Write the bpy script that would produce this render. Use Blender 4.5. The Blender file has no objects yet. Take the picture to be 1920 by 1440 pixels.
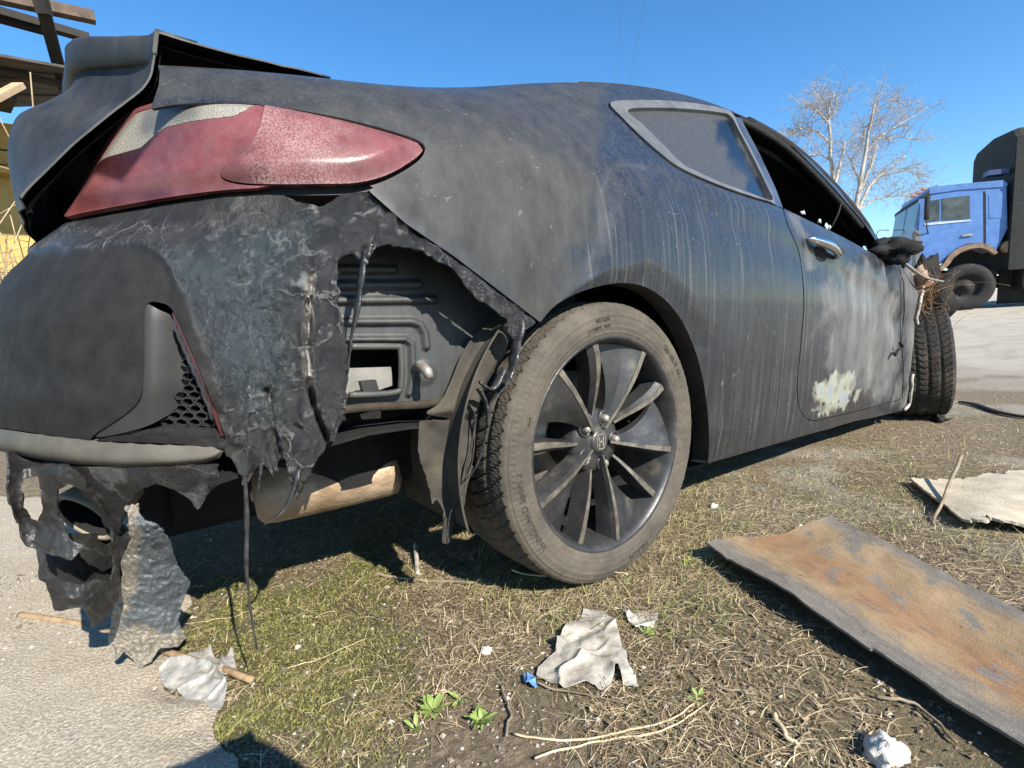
import bpy, bmesh, math, random
import numpy as np
from mathutils import Matrix, Vector

# ------------------------------------------------------------------ camera, sky, sun
scene = bpy.context.scene
CAM_P = np.array([-0.88768, -1.65716, 0.61979])
CAM_R = np.array([0.78297855, -0.62036105, -0.04579033])
CAM_U = np.array([0.10903637, 0.06440031, 0.99194943])
CAM_F = np.array([0.61241788, 0.78166794, -0.11806598])
FPX = 939.594
cam_d = bpy.data.cameras.new('camera'); cam = bpy.data.objects.new('camera', cam_d)
scene.collection.objects.link(cam)
cam_d.sensor_width = 36.0; cam_d.lens = FPX/1920*36.0
cam_d.clip_start = 0.02; cam_d.clip_end = 3000
M4 = Matrix.Identity(4)
for i in range(3):
    M4[i][0] = CAM_R[i]; M4[i][1] = CAM_U[i]; M4[i][2] = -CAM_F[i]; M4[i][3] = CAM_P[i]
cam.matrix_world = M4
scene.camera = cam

SUN_DIR = np.array([0.03, 0.799, -0.601]); SUN_DIR /= np.linalg.norm(SUN_DIR)
w = bpy.data.worlds.new('World'); scene.world = w; w.use_nodes = True
nt = w.node_tree; nt.nodes.clear()
sky = nt.nodes.new('ShaderNodeTexSky'); sky.sky_type = 'NISHITA'; sky.sun_disc = False
sky.sun_elevation = math.asin(-SUN_DIR[2]); sky.sun_rotation = math.atan2(-SUN_DIR[0], -SUN_DIR[1])
sky.air_density = 1.0; sky.dust_density = 0.0; sky.ozone_density = 2.2; sky.altitude = 200
bg = nt.nodes.new('ShaderNodeBackground'); bg.inputs[1].default_value = 0.11
wo = nt.nodes.new('ShaderNodeOutputWorld')
hs = nt.nodes.new('ShaderNodeHueSaturation'); hs.inputs['Saturation'].default_value = 1.30
nt.links.new(sky.outputs[0], hs.inputs['Color']); nt.links.new(hs.outputs[0], bg.inputs[0]); nt.links.new(bg.outputs[0], wo.inputs[0])
sun_d = bpy.data.lights.new('sun', 'SUN'); sun_d.energy = 5.0; sun_d.angle = math.radians(0.53); sun_d.color = (1.0, 0.93, 0.82)
sun = bpy.data.objects.new('sun', sun_d); scene.collection.objects.link(sun)
sun.rotation_euler = Vector(SUN_DIR).to_track_quat('-Z', 'Y').to_euler()
sun.location = (-0.5, -12, 10)
scene.view_settings.view_transform = 'Standard'; scene.view_settings.look = 'None'
scene.view_settings.gamma = 1.0; scene.view_settings.exposure = 1.1
COL = scene.collection

# ------------------------------------------------------------------ pixel <-> place helpers
def rays(px):
    px = np.atleast_2d(np.asarray(px, float))
    return CAM_F + ((px[:, :1]-960)/FPX)*CAM_R - ((px[:, 1:2]-720)/FPX)*CAM_U
def hit(axis, px, val):
    d = rays(px); t = (np.asarray(val, float)-CAM_P[axis])/d[:, axis]
    return CAM_P + d*t[:, None]
def hy(px, y): return hit(1, px, y)
def hx(px, x): return hit(0, px, x)
def hz(px, z): return hit(2, px, z)
def at_depth(px, D): return CAM_P + rays(px)*D
def proj(P):
    d = np.asarray(P, float)-CAM_P; z = d@CAM_F
    return np.stack([960+FPX*(d@CAM_R)/z, 720-FPX*(d@CAM_U)/z], -1)

# ------------------------------------------------------------------ numeric helpers
def vnoise(P, seed=0):
    P = np.asarray(P, float); i = np.floor(P).astype(np.int64); f = P-i; f = f*f*(3-2*f)
    def h(a, b, c):
        n = (a*374761393 + b*668265263 + c*2147483647 + seed*1274126177) & 0xffffffff
        n = ((n ^ (n >> 13))*1274126177) & 0xffffffff
        n = ((n ^ (n >> 16))*2246822519) & 0xffffffff
        return ((n ^ (n >> 15)) & 0xffffff)/float(0xffffff)
    r = 0
    for dx in (0, 1):
        for dy in (0, 1):
            for dz in (0, 1):
                wgt = (f[..., 0] if dx else 1-f[..., 0])*(f[..., 1] if dy else 1-f[..., 1])*(f[..., 2] if dz else 1-f[..., 2])
                r = r + wgt*h(i[..., 0]+dx, i[..., 1]+dy, i[..., 2]+dz)
    return r*2-1
def fbm(P, octv=4, seed=0):
    a, r, s = 1.0, 0, 1.0
    for k in range(octv):
        r = r+a*vnoise(np.asarray(P)*s, seed+k*17); a *= .5; s *= 2.03
    return r
def smooth(a, b, x):
    t = np.clip((x-a)/(b-a), 0, 1); return t*t*(3-2*t)
def spline1(xs, ys, x):
    """natural cubic spline, ys (n,k)"""
    xs = np.asarray(xs, float); ys = np.asarray(ys, float); x = np.asarray(x, float)
    flat = ys.ndim == 1
    if flat: ys = ys[:, None]
    n = len(xs); h = np.diff(xs); A = np.eye(n); B = np.zeros_like(ys)
    for i in range(1, n-1):
        A[i, i-1] = h[i-1]; A[i, i] = 2*(h[i-1]+h[i]); A[i, i+1] = h[i]
        B[i] = 6*((ys[i+1]-ys[i])/h[i]-(ys[i]-ys[i-1])/h[i-1])
    m = np.linalg.solve(A, B)
    k = np.clip(np.searchsorted(xs, x)-1, 0, n-2)
    t = x-xs[k]; hk = h[k][:, None]; u = (xs[k+1]-x)[:, None]; t = t[:, None]
    r = (m[k]*u**3+m[k+1]*t**3)/(6*hk)+(ys[k]/hk-m[k]*hk/6)*u+(ys[k+1]/hk-m[k+1]*hk/6)*t
    return r[:, 0] if flat else r
def curve(pts, n, closed=False):
    """points -> n points along a smooth curve"""
    P = np.asarray(pts, float)
    if closed: P = np.vstack([P, P[:1]])
    d = np.r_[0, np.cumsum(np.sqrt(np.linalg.norm(np.diff(P, axis=0), axis=1))+1e-9)]
    return spline1(d, P, np.linspace(0, d[-1], n))
def crom(pts, sub=6, closed=True):
    P = np.asarray(pts, float); n = len(P); out = []
    for i in range(n if closed else n-1):
        if closed: a, b, c, d = P[i-1], P[i], P[(i+1) % n], P[(i+2) % n]
        else: a, b, c, d = P[max(i-1, 0)], P[i], P[i+1], P[min(i+2, n-1)]
        for t in np.linspace(0, 1, sub, endpoint=False):
            out.append(.5*((2*b)+(c-a)*t+(2*a-5*b+4*c-d)*t*t+(3*b-a-3*c+d)*t**3))
    if not closed: out.append(P[-1])
    return np.array(out)
def ragged(poly, amp, step=4, seed=0, closed=True):
    """a torn edge: resample an outline and push it about"""
    P = np.asarray(poly, float)
    if closed: P = np.vstack([P, P[:1]])
    d = np.r_[0, np.cumsum(np.linalg.norm(np.diff(P, axis=0), axis=1))]
    s = np.arange(0, d[-1], step)
    Q = np.stack([np.interp(s, d, P[:, k]) for k in range(2)], -1)
    z = np.zeros(len(s))
    Q[:, 0] += amp*fbm(np.stack([s*.06, z, z], -1), 4, seed)
    Q[:, 1] += amp*fbm(np.stack([s*.06, z+9, z], -1), 4, seed+5)
    return Q
def sd_poly(Q, poly):
    """signed distance (negative inside)"""
    Q = np.asarray(Q, float); A = np.asarray(poly, float); B = np.roll(A, -1, 0)
    best = np.full(len(Q), 1e18); ins = np.zeros(len(Q), bool)
    for a, b in zip(A, B):
        e = b-a; L = e@e
        if L < 1e-12: continue
        wv = Q-a; t = np.clip((wv@e)/L, 0, 1); dd = wv-t[:, None]*e
        best = np.minimum(best, (dd**2).sum(1))
        c = (a[1] > Q[:, 1]) != (b[1] > Q[:, 1])
        if abs(e[1]) > 1e-12:
            ins ^= c & (Q[:, 0] < a[0]+(Q[:, 1]-a[1])*e[0]/e[1])
    dist = np.sqrt(best); return np.where(ins, -dist, dist)
def sd_line(Q, pts):
    Q = np.asarray(Q, float); P = np.asarray(pts, float); best = np.full(len(Q), 1e18)
    for a, b in zip(P[:-1], P[1:]):
        e = b-a; L = max(e@e, 1e-12); wv = Q-a; t = np.clip((wv@e)/L, 0, 1)
        best = np.minimum(best, ((wv-t[:, None]*e)**2).sum(1))
    return np.sqrt(best)
def grid_tris(nu, nv):
    i = np.arange(nu*nv).reshape(nu, nv)
    a, b, c, d = i[:-1, :-1].ravel(), i[1:, :-1].ravel(), i[1:, 1:].ravel(), i[:-1, 1:].ravel()
    return np.vstack([np.stack([a, b, c], 1), np.stack([a, c, d], 1)])
def clip(V, T, sd):
    """keep the part of the triangles where sd < 0; V may carry extra columns"""
    ins = sd < 0; k = ins[T].sum(1)
    out = [T[k == 3]]; newV = [V]; nxt = len(V); cache = {}
    def cut(i, j):
        nonlocal nxt
        key = (i, j) if i < j else (j, i)
        if key in cache: return cache[key]
        t = sd[i]/(sd[i]-sd[j]); newV.append((V[i]+(V[j]-V[i])*t)[None]); cache[key] = nxt; nxt += 1
        return nxt-1
    extra = []
    for t in T[(k == 1) | (k == 2)]:
        f = ins[t]
        if f.sum() == 1:
            r = int(np.argmax(f)); a, b, c = t[r], t[(r+1) % 3], t[(r+2) % 3]
            extra.append((a, cut(a, b), cut(a, c)))
        else:
            r = int(np.argmin(f)); a, b, c = t[r], t[(r+1) % 3], t[(r+2) % 3]
            ab, ac = cut(a, b), cut(a, c)
            extra.append((ab, b, c)); extra.append((ab, c, ac))
    if extra: out.append(np.array(extra))
    V2 = np.vstack(newV); T2 = np.vstack(out)
    used = np.unique(T2); mp = np.full(len(V2), -1); mp[used] = np.arange(len(used))
    return V2[used], mp[T2]
def normals(V, T):
    P = V[:, :3]; fn = np.cross(P[T[:, 1]]-P[T[:, 0]], P[T[:, 2]]-P[T[:, 0]])
    n = np.zeros_like(P)
    for k in range(3): np.add.at(n, T[:, k], fn)
    return n/np.maximum(np.linalg.norm(n, axis=1), 1e-12)[:, None]
def rim_edges(T):
    E = np.vstack([T[:, [0, 1]], T[:, [1, 2]], T[:, [2, 0]]])
    key = np.sort(E, 1); _, idx, cnt = np.unique(key, axis=0, return_index=True, return_counts=True)
    return E[idx[cnt == 1]]

def largest(V, T):
    """keep the biggest connected piece"""
    lab = np.arange(len(V))
    while True:
        m = lab[T].min(1); new = lab.copy()
        for k in range(3): np.minimum.at(new, T[:, k], m)
        new = new[new]
        if (new == lab).all(): break
        lab = new
    u, c = np.unique(lab[T[:, 0]], return_counts=True); T = T[lab[T[:, 0]] == u[np.argmax(c)]]
    used = np.unique(T); mp = np.full(len(V), -1); mp[used] = np.arange(len(used)); return V[used], mp[T]

# ------------------------------------------------------------------ scene-object helpers
def mesh_obj(name, V, F, mat, parent=None, smooth_=True, attrs=None):
    """V (n,3), F list of index tuples or an (m,3|4) array -> ONE linked mesh object"""
    me = bpy.data.meshes.new(name)
    V = np.ascontiguousarray(V[:, :3], dtype=np.float32)
    if isinstance(F, np.ndarray):
        m, k = F.shape
        me.vertices.add(len(V)); me.vertices.foreach_set('co', V.ravel())
        me.loops.add(m*k); me.loops.foreach_set('vertex_index', np.ascontiguousarray(F, dtype=np.int32).ravel())
        me.polygons.add(m); me.polygons.foreach_set('loop_start', np.arange(0, m*k, k, dtype=np.int32))
        me.polygons.foreach_set('loop_total', np.full(m, k, dtype=np.int32))
        me.update(calc_edges=True); me.validate()
    else:
        me.from_pydata(V.tolist(), [], [tuple(int(q) for q in f) for f in F]); me.update()
    me.polygons.foreach_set('use_smooth', np.full(len(me.polygons), smooth_))
    if attrs:
        for k, a in attrs.items():
            at = me.attributes.new(k, 'FLOAT', 'POINT'); at.data.foreach_set('value', np.ascontiguousarray(a, dtype=np.float32))
    if mat is not None: me.materials.append(mat)
    o = bpy.data.objects.new(name, me); COL.objects.link(o)
    if parent is not None:
        o.parent = parent; off = woff(parent)
    else: off = np.array([(V[:, 0].min()+V[:, 0].max())/2, (V[:, 1].min()+V[:, 1].max())/2, V[:, 2].min()]); o.location = off
    if np.abs(off).max() > 0: me.transform(Matrix.Translation(-Vector(off)))
    return o
def woff(o):
    r = np.zeros(3)
    while o is not None: r = r+np.array(o.location); o = o.parent
    return r
def sheet(name, V, T, mat, parent, thick=.003, attrs=(), back=False, up=None):
    """a skin with its own thickness along its edges; extra columns of V become attributes"""
    n = normals(V, T)
    if up is not None and (n@np.asarray(up)).mean() < 0: T = T[:, ::-1]; n = -n
    nv = len(V); E = rim_edges(T); ev = np.unique(E)
    mp = np.full(nv, -1); mp[ev] = np.arange(len(ev))
    A = V[ev].copy(); B = V[ev].copy(); B[:, :3] -= n[ev]*thick
    quads = np.stack([E[:, 1], E[:, 0], E[:, 0], E[:, 1]], 1)
    q = np.stack([nv+mp[E[:, 1]], nv+mp[E[:, 0]], nv+len(ev)+mp[E[:, 0]], nv+len(ev)+mp[E[:, 1]]], 1)
    V2 = np.vstack([V, A, B]); T2 = np.vstack([T, q[:, [0, 1, 2]], q[:, [0, 2, 3]]])
    if back:
        C = V.copy(); C[:, :3] -= n*thick; off = len(V2)
        V2 = np.vstack([V2, C]); T2 = np.vstack([T2, T[:, ::-1]+off])
    at = {k: V2[:, 3+i] for i, k in enumerate(attrs)}
    return mesh_obj(name, V2, T2, mat, parent, True, at)
def tube_data(path, rad, seg=8, flat=1.0, cap=True):
    P = np.asarray(path, float); n = len(P); rad = np.broadcast_to(np.asarray(rad, float), (n,))
    t = np.gradient(P, axis=0); t /= np.maximum(np.linalg.norm(t, axis=1), 1e-9)[:, None]
    ref = np.array([0, 0, 1.]) if abs(t[0, 2]) < .9 else np.array([1., 0, 0])
    u = np.cross(t[0], ref); u /= np.linalg.norm(u); V = []
    for i in range(n):
        u = u-t[i]*(u@t[i]); u /= np.linalg.norm(u); v = np.cross(t[i], u)
        a = np.linspace(0, 2*np.pi, seg, endpoint=False)
        V.append(P[i]+rad[i]*(np.cos(a)[:, None]*u+flat*np.sin(a)[:, None]*v))
    V = np.vstack(V); F = []
    for i in range(n-1):
        for k in range(seg):
            F.append((i*seg+k, i*seg+(k+1) % seg, (i+1)*seg+(k+1) % seg, (i+1)*seg+k))
    if cap: F.append(tuple(range(seg-1, -1, -1))); F.append(tuple((n-1)*seg+k for k in range(seg)))
    return V, F
def merge(parts):
    V, F, o = [], [], 0
    for v, f in parts:
        V.append(v); F += [tuple(i+o for i in q) for q in f]; o += len(v)
    return np.vstack(V), F
def tube(name, path, rad, mat, parent=None, seg=8, flat=1.0, smooth_=True):
    V, F = tube_data(path, rad, seg, flat); return mesh_obj(name, V, F, mat, parent, smooth_)
def box_data(lo, hi, bev=0.0):
    lo = np.asarray(lo, float); hi = np.asarray(hi, float)
    if bev <= 0:
        V = np.array([[x, y, z] for z in (lo[2], hi[2]) for y in (lo[1], hi[1]) for x in (lo[0], hi[0])])
        return V, [(0, 2, 3, 1), (4, 5, 7, 6), (0, 1, 5, 4), (2, 6, 7, 3), (0, 4, 6, 2), (1, 3, 7, 5)]
    bm = bmesh.new(); r = bmesh.ops.create_cube(bm, size=1)
    for v in bm.verts: v.co = Vector(((v.co[i]+.5)*(hi[i]-lo[i])+lo[i]) for i in range(3))
    bmesh.ops.bevel(bm, geom=bm.edges[:], offset=bev, segments=2, profile=.6, affect='EDGES')
    bm.verts.index_update(); V = np.array([v.co[:] for v in bm.verts]); F = [tuple(v.index for v in f.verts) for f in bm.faces]; bm.free()
    return V, F
def box(name, lo, hi, mat, parent=None, bev=0.0, smooth_=False):
    V, F = box_data(lo, hi, bev); return mesh_obj(name, V, F, mat, parent, smooth_)
def xf(V, origin, ex, ey, ez):
    return np.asarray(origin)+V[:, :1]*np.asarray(ex)+V[:, 1:2]*np.asarray(ey)+V[:, 2:3]*np.asarray(ez)
def bar_data(a, b, wd, ht, up=(0, 0, 1)):
    a = np.asarray(a, float); b = np.asarray(b, float); d = b-a; L = np.linalg.norm(d); d /= L
    s = np.cross(d, up); s /= np.linalg.norm(s); u = np.cross(s, d)
    V, F = box_data((0, -wd/2, -ht/2), (L, wd/2, ht/2)); return xf(V, a, d, s, u), F
def lathe_data(prof, seg, axis='y'):
    """prof list of (radius, offset along axis); returns ring mesh round the y axis"""
    prof = np.asarray(prof, float); n = len(prof); a = np.linspace(0, 2*np.pi, seg, endpoint=False)
    V = np.stack([np.outer(prof[:, 0], np.cos(a)), np.repeat(prof[:, 1:2], seg, 1), np.outer(prof[:, 0], np.sin(a))], -1).reshape(-1, 3)
    F = [(i*seg+k, (i+1)*seg+k, (i+1)*seg+(k+1) % seg, i*seg+(k+1) % seg) for i in range(n-1) for k in range(seg)]
    return V, F
def prism_data(poly, h0, h1, to3):
    """closed 2D outline extruded between two heights; to3(poly2d, h) -> 3D"""
    n = len(poly); V = np.vstack([to3(poly, h0), to3(poly, h1)])
    F = [tuple(range(n)), tuple(range(2*n-1, n-1, -1))]+[(i, i+n, (i+1) % n+n, (i+1) % n) for i in range(n)]
    return V, F
def empty(name, loc, label=None, cat=None, group=None):
    o = bpy.data.objects.new(name, None); COL.objects.link(o); o.location = loc; o.empty_display_size = .1
    return tag(o, label, cat, group)
def tag(o, label=None, cat=None, group=None, kind=None):
    if label: o['label'] = label
    if cat: o['category'] = cat
    if group: o['group'] = group
    if kind: o['kind'] = kind
    return o

# ------------------------------------------------------------------ materials
class Mat:
    def __init__(s, name):
        s.m = bpy.data.materials.new(name); s.m.use_nodes = True; s.t = s.m.node_tree; s.t.nodes.clear()
        s.out = s.n('ShaderNodeOutputMaterial'); s.b = s.n('ShaderNodeBsdfPrincipled'); s.l(s.b.outputs[0], s.out.inputs[0])
        s.tc = None
    def n(s, t): return s.t.nodes.new(t)
    def l(s, a, b): s.t.links.new(a, b)
    def put(s, sock, v):
        if hasattr(v, 'default_value') or hasattr(v, 'is_output'): s.l(v, sock)
        elif isinstance(v, (tuple, list)) and len(v) == 3 and sock.type == 'RGBA': sock.default_value = (*v, 1)
        else: sock.default_value = v
    def co(s, scale=(1, 1, 1)):
        g = s.n('ShaderNodeNewGeometry'); mp = s.n('ShaderNodeMapping'); s.l(g.outputs['Position'], mp.inputs[0]); mp.inputs[3].default_value = scale
        return mp.outputs[0]
    def noise(s, scale, detail=4, rough=.55, st=(1, 1, 1), dist=0):
        t = s.n('ShaderNodeTexNoise'); s.l(s.co(st), t.inputs['Vector']); t.inputs['Scale'].default_value = scale
        t.inputs['Detail'].default_value = detail; t.inputs['Roughness'].default_value = rough; t.inputs['Distortion'].default_value = dist
        return t.outputs[0]
    def voro(s, scale, st=(1, 1, 1), feat='F1', out=0):
        t = s.n('ShaderNodeTexVoronoi'); t.feature = feat; s.l(s.co(st), t.inputs['Vector']); t.inputs['Scale'].default_value = scale
        return t.outputs[out]
    def ramp(s, f, *st):
        r = s.n('ShaderNodeValToRGB'); s.l(f, r.inputs[0]); e = r.color_ramp.elements
        while len(e) < len(st): e.new(.5)
        for k, (p, c) in zip(e, st):
            k.position = p; k.color = (*c, 1) if isinstance(c, (tuple, list)) else (c, c, c, 1)
        return r.outputs[0]
    def mix(s, f, a, b, mode='MIX'):
        m = s.n('ShaderNodeMix'); m.data_type = 'RGBA'; m.blend_type = mode
        s.put(m.inputs[0], f); s.put(m.inputs[6], a); s.put(m.inputs[7], b); return m.outputs[2]
    def math(s, op, a, b=0.0, c=0.0):
        m = s.n('ShaderNodeMath'); m.operation = op
        for i, v in enumerate((a, b, c)): s.put(m.inputs[i], v)
        return m.outputs[0]
    def attr(s, name):
        a = s.n('ShaderNodeAttribute'); a.attribute_name = name; return a.outputs['Fac']
    def bump(s, h, dist=.002, strength=1.0, base=None):
        b = s.n('ShaderNodeBump'); b.inputs['Distance'].default_value = dist; b.inputs['Strength'].default_value = strength
        s.l(h, b.inputs['Height'])
        if base is not None: s.l(base, b.inputs['Normal'])
        return b.outputs[0]
    def nrm(s):
        g = s.n('ShaderNodeNewGeometry'); x = s.n('ShaderNodeSeparateXYZ'); s.l(g.outputs['Normal'], x.inputs[0]); return x.outputs
    def pos(s):
        g = s.n('ShaderNodeNewGeometry'); x = s.n('ShaderNodeSeparateXYZ'); s.l(g.outputs['Position'], x.inputs[0]); return x.outputs
    def done(s, col=None, rough=None, normal=None, metal=None, spec=None, **kw):
        for k, v in (('Base Color', col), ('Roughness', rough), ('Normal', normal), ('Metallic', metal), ('Specular IOR Level', spec)):
            if v is not None: s.put(s.b.inputs[k], v)
        for k, v in kw.items(): s.put(s.b.inputs[k.replace('_', ' ')], v)
        return s.m
def plain(name, c1, c2, scale=20, rough=.7, bump=.001, metal=0.0, st=(1, 1, 1), bscale=None, spec=.4):
    """two-tone noise with fine relief"""
    m = Mat(name); f = m.ramp(m.noise(scale, 6, .6, st), (.3, c1), (.7, c2))
    h = m.noise(bscale or scale*4, 5, .6, st)
    return m.done(f, rough, m.bump(h, bump) if bump else None, metal, spec)

def make_paint():
    m = Mat('sooty_grey_paint')
    soot = m.attr('soot'); pale = m.attr('pale'); run = m.attr('run'); bare = m.attr('bare')
    dn = m.noise(5, 6, .6); spk = m.noise(150, 4, .75); streak = m.noise(1, 5, .62, (55, 30, 2.2))
    streak2 = m.noise(1, 3, .6, (85, 12, 1.6))
    nz = m.nrm()
    paint = m.ramp(dn, (.25, (.006, .0075, .011)), (.75, (.013, .0155, .021)))
    dust = (.16, .152, .138)
    # dust lies in speckles, more of it on upward faces
    d1 = m.math('MULTIPLY', m.ramp(spk, (.48, 0), (.66, 1)), .40)
    upw = m.math('MULTIPLY', m.math('MAXIMUM', nz[2], 0), .55)
    dsp = m.math('MULTIPLY', d1, m.math('ADD', .20, upw))
    stf = m.math('MULTIPLY', m.ramp(streak, (.46, 0), (.72, 1)), .10)
    stf2 = m.math('MULTIPLY', m.math('MULTIPLY', m.ramp(streak2, (.57, 0), (.69, 1)), m.math('MULTIPLY', run, m.ramp(m.noise(5, 5, .65, (1, 1, .5)), (.40, .1), (.64, 1)))), .55)
    film = m.math('ADD', m.math('ADD', dsp, stf), stf2)
    film = m.math('ADD', film, .005)
    c = m.mix(film, paint, dust)
    # soot film with brown cast and blotches
    sb = m.ramp(m.noise(24, 6, .65, (1, 1, .45)), (.3, (.013, .0128, .012)), (.72, (.050, .048, .043)))
    c = m.mix(m.math('MULTIPLY', soot, .85), c, sb)
    # heat-bleached metal
    pb = m.ramp(m.noise(9, 7, .66, (1, 1, .35)), (.28, (.045, .045, .047)), (.55, (.105, .104, .102)), (.78, (.22, .215, .20)))
    c = m.mix(pale, c, pb)
    bb = m.ramp(m.noise(13, 4, .5), (.40, (.21, .235, .26)), (.52, (.25, .26, .19)), (.62, (.14, .135, .12)))
    c = m.mix(bare, c, bb)
    h = m.math('ADD', m.math('MULTIPLY', spk, .35), m.math('MULTIPLY', m.noise(40, 4, .6), .5))
    rg = m.math('ADD', m.math('MULTIPLY', m.ramp(m.noise(14, 5, .6), (.3, 0), (.7, 1)), .18), .36)
    rg = m.math('ADD', rg, m.math('MULTIPLY', m.math('MAXIMUM', soot, pale), .22))
    # scratches and small pits
    scr = m.ramp(m.noise(1, 2, .5, (40, 260, 18), 1.5), (.70, 0), (.735, 1)); spot = m.ramp(m.voro(26), (.02, 1), (.05, 0))
    c = m.mix(m.math('MULTIPLY', scr, .22), c, (.30, .29, .27)); c = m.mix(m.math('MULTIPLY', spot, m.ramp(m.noise(3, 4), (.5, 0), (.65, .5))), c, (.26, .25, .23))
    cw = m.math('MULTIPLY', m.math('SUBTRACT', 1.0, m.math('MULTIPLY', m.math('MAXIMUM', soot, pale), .5)), .42)
    return m.done(c, rg, m.bump(h, .0009, .8), .0, .36, Coat_Weight=cw, Coat_Roughness=.12)

def make_melt():
    m = Mat('melted_black_plastic')
    bl = m.attr('blue'); mt = m.attr('matte'); cr = m.attr('crust')
    n1 = m.noise(38, 8, .72, (1, 1, .55), 1.2); n2 = m.noise(120, 6, .7, (1, 1, .8), .8)
    c = m.ramp(n1, (.3, (.006, .006, .007)), (.55, (.016, .016, .016)), (.75, (.050, .050, .048)))
    c = m.mix(m.math('MULTIPLY', bl, .75), c, m.ramp(n2, (.3, (.016, .026, .030)), (.7, (.055, .078, .085))))
    c = m.mix(mt, c, m.ramp(m.noise(30, 6, .6), (.3, (.010, .0098, .0095)), (.7, (.022, .021, .020))))
    c = m.mix(cr, c, m.ramp(n2, (.35, (.13, .13, .125)), (.7, (.30, .30, .29))))
    h = m.math('ADD', m.math('MULTIPLY', n1, 1.0), m.math('MULTIPLY', n2, .35))
    # network of pale cracks
    wv = m.n('ShaderNodeVectorMath'); wv.operation = 'ADD'; nv = m.n('ShaderNodeTexNoise'); nv.inputs['Scale'].default_value = 22; nv.inputs['Detail'].default_value = 4; m.l(m.co(), nv.inputs['Vector'])
    sc_ = m.n('ShaderNodeVectorMath'); sc_.operation = 'SCALE'; sc_.inputs[3].default_value = .09; m.l(nv.outputs['Color'], sc_.inputs[0]); m.l(m.co(), wv.inputs[0]); m.l(sc_.outputs[0], wv.inputs[1])
    vo = m.n('ShaderNodeTexVoronoi'); vo.feature = 'DISTANCE_TO_EDGE'; vo.inputs['Scale'].default_value = 10; m.l(wv.outputs[0], vo.inputs['Vector'])
    ck = m.math('MULTIPLY', m.ramp(vo.outputs['Distance'], (.008, 1), (.035, 0)), m.ramp(m.noise(7, 4, .6), (.46, 0), (.58, 1)))
    ck = m.math('MULTIPLY', ck, m.math('SUBTRACT', 1.0, mt)); c = m.mix(m.math('MULTIPLY', ck, .42), c, m.ramp(n2, (.35, (.12, .12, .115)), (.65, (.34, .34, .33))))
    h = m.math('ADD', h, m.math('MULTIPLY', ck, .25))
    rg = m.math('ADD', .12, m.math('MULTIPLY', mt, .48))
    rg = m.math('ADD', rg, m.math('MULTIPLY', m.ramp(n2, (.35, 0), (.65, 1)), .16))
    am = m.math('SUBTRACT', 1.0, m.math('MULTIPLY', mt, .8))
    b = m.bump(h, .012, 1.0); m.l(am, b.node.inputs['Strength'])
    return m.done(c, rg, b, 0.0, m.math('SUBTRACT', .8, m.math('MULTIPLY', mt, .58)))

def make_lens_red():
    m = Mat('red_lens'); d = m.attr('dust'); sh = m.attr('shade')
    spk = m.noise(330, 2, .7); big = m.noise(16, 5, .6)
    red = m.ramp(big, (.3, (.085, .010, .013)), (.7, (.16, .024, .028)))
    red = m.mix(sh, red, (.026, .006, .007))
    f = m.math('MULTIPLY', m.ramp(spk, (.40, .05), (.66, 1)), d)
    f = m.math('MULTIPLY', f, m.ramp(big, (.32, .45), (.6, 1)))
    c = m.mix(f, red, (.25, .15, .145))
    c = m.mix(m.math('MULTIPLY', m.math('MULTIPLY', m.noise(60, 4), .30), m.math('SUBTRACT', 1.0, sh)), c, (.24, .2, .18))
    rg = m.math('ADD', .28, m.math('MULTIPLY', f, .5))
    return m.done(c, rg, m.bump(spk, .0006, .6), 0.0, .4, Coat_Weight=.12, Coat_Roughness=.3)
def make_lens_clear():
    m = Mat('clear_lens_over_prisms'); b = m.n('ShaderNodeTexBrick'); m.l(m.co((120, 120, 120)), b.inputs[0])
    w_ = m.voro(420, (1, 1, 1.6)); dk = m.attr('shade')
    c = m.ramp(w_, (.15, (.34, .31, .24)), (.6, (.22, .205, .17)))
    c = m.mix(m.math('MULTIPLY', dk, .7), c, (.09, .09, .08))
    return m.done(c, .3, m.bump(w_, .0015), 0, .5, Coat_Weight=.35, Coat_Roughness=.2)
def make_dirty_glass():
    m = Mat('dusty_glass'); cl = m.attr('clean')
    spk = m.noise(300, 3, .7); n = m.noise(8, 5, .6)
    f = m.math('ADD', m.math('MULTIPLY', m.ramp(spk, (.42, 0), (.7, 1)), .5), .3)
    f = m.math('MULTIPLY', f, m.math('SUBTRACT', 1.0, m.math('MULTIPLY', cl, .92)))
    c = m.mix(f, (.005, .006, .007), (.070, .069, .065))
    rg = m.math('ADD', .06, m.math('MULTIPLY', f, .9))
    return m.done(c, rg, m.bump(spk, .0003, .3), 0, .6)
def make_rust(name, pale=(.36, .28, .19)):
    m = Mat(name); st = m.noise(1, 6, .65, (3.2, 40, 20)); big = m.noise(4.5, 6, .62, (1, 2, 1), .5)
    return m
MT = {}
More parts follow.
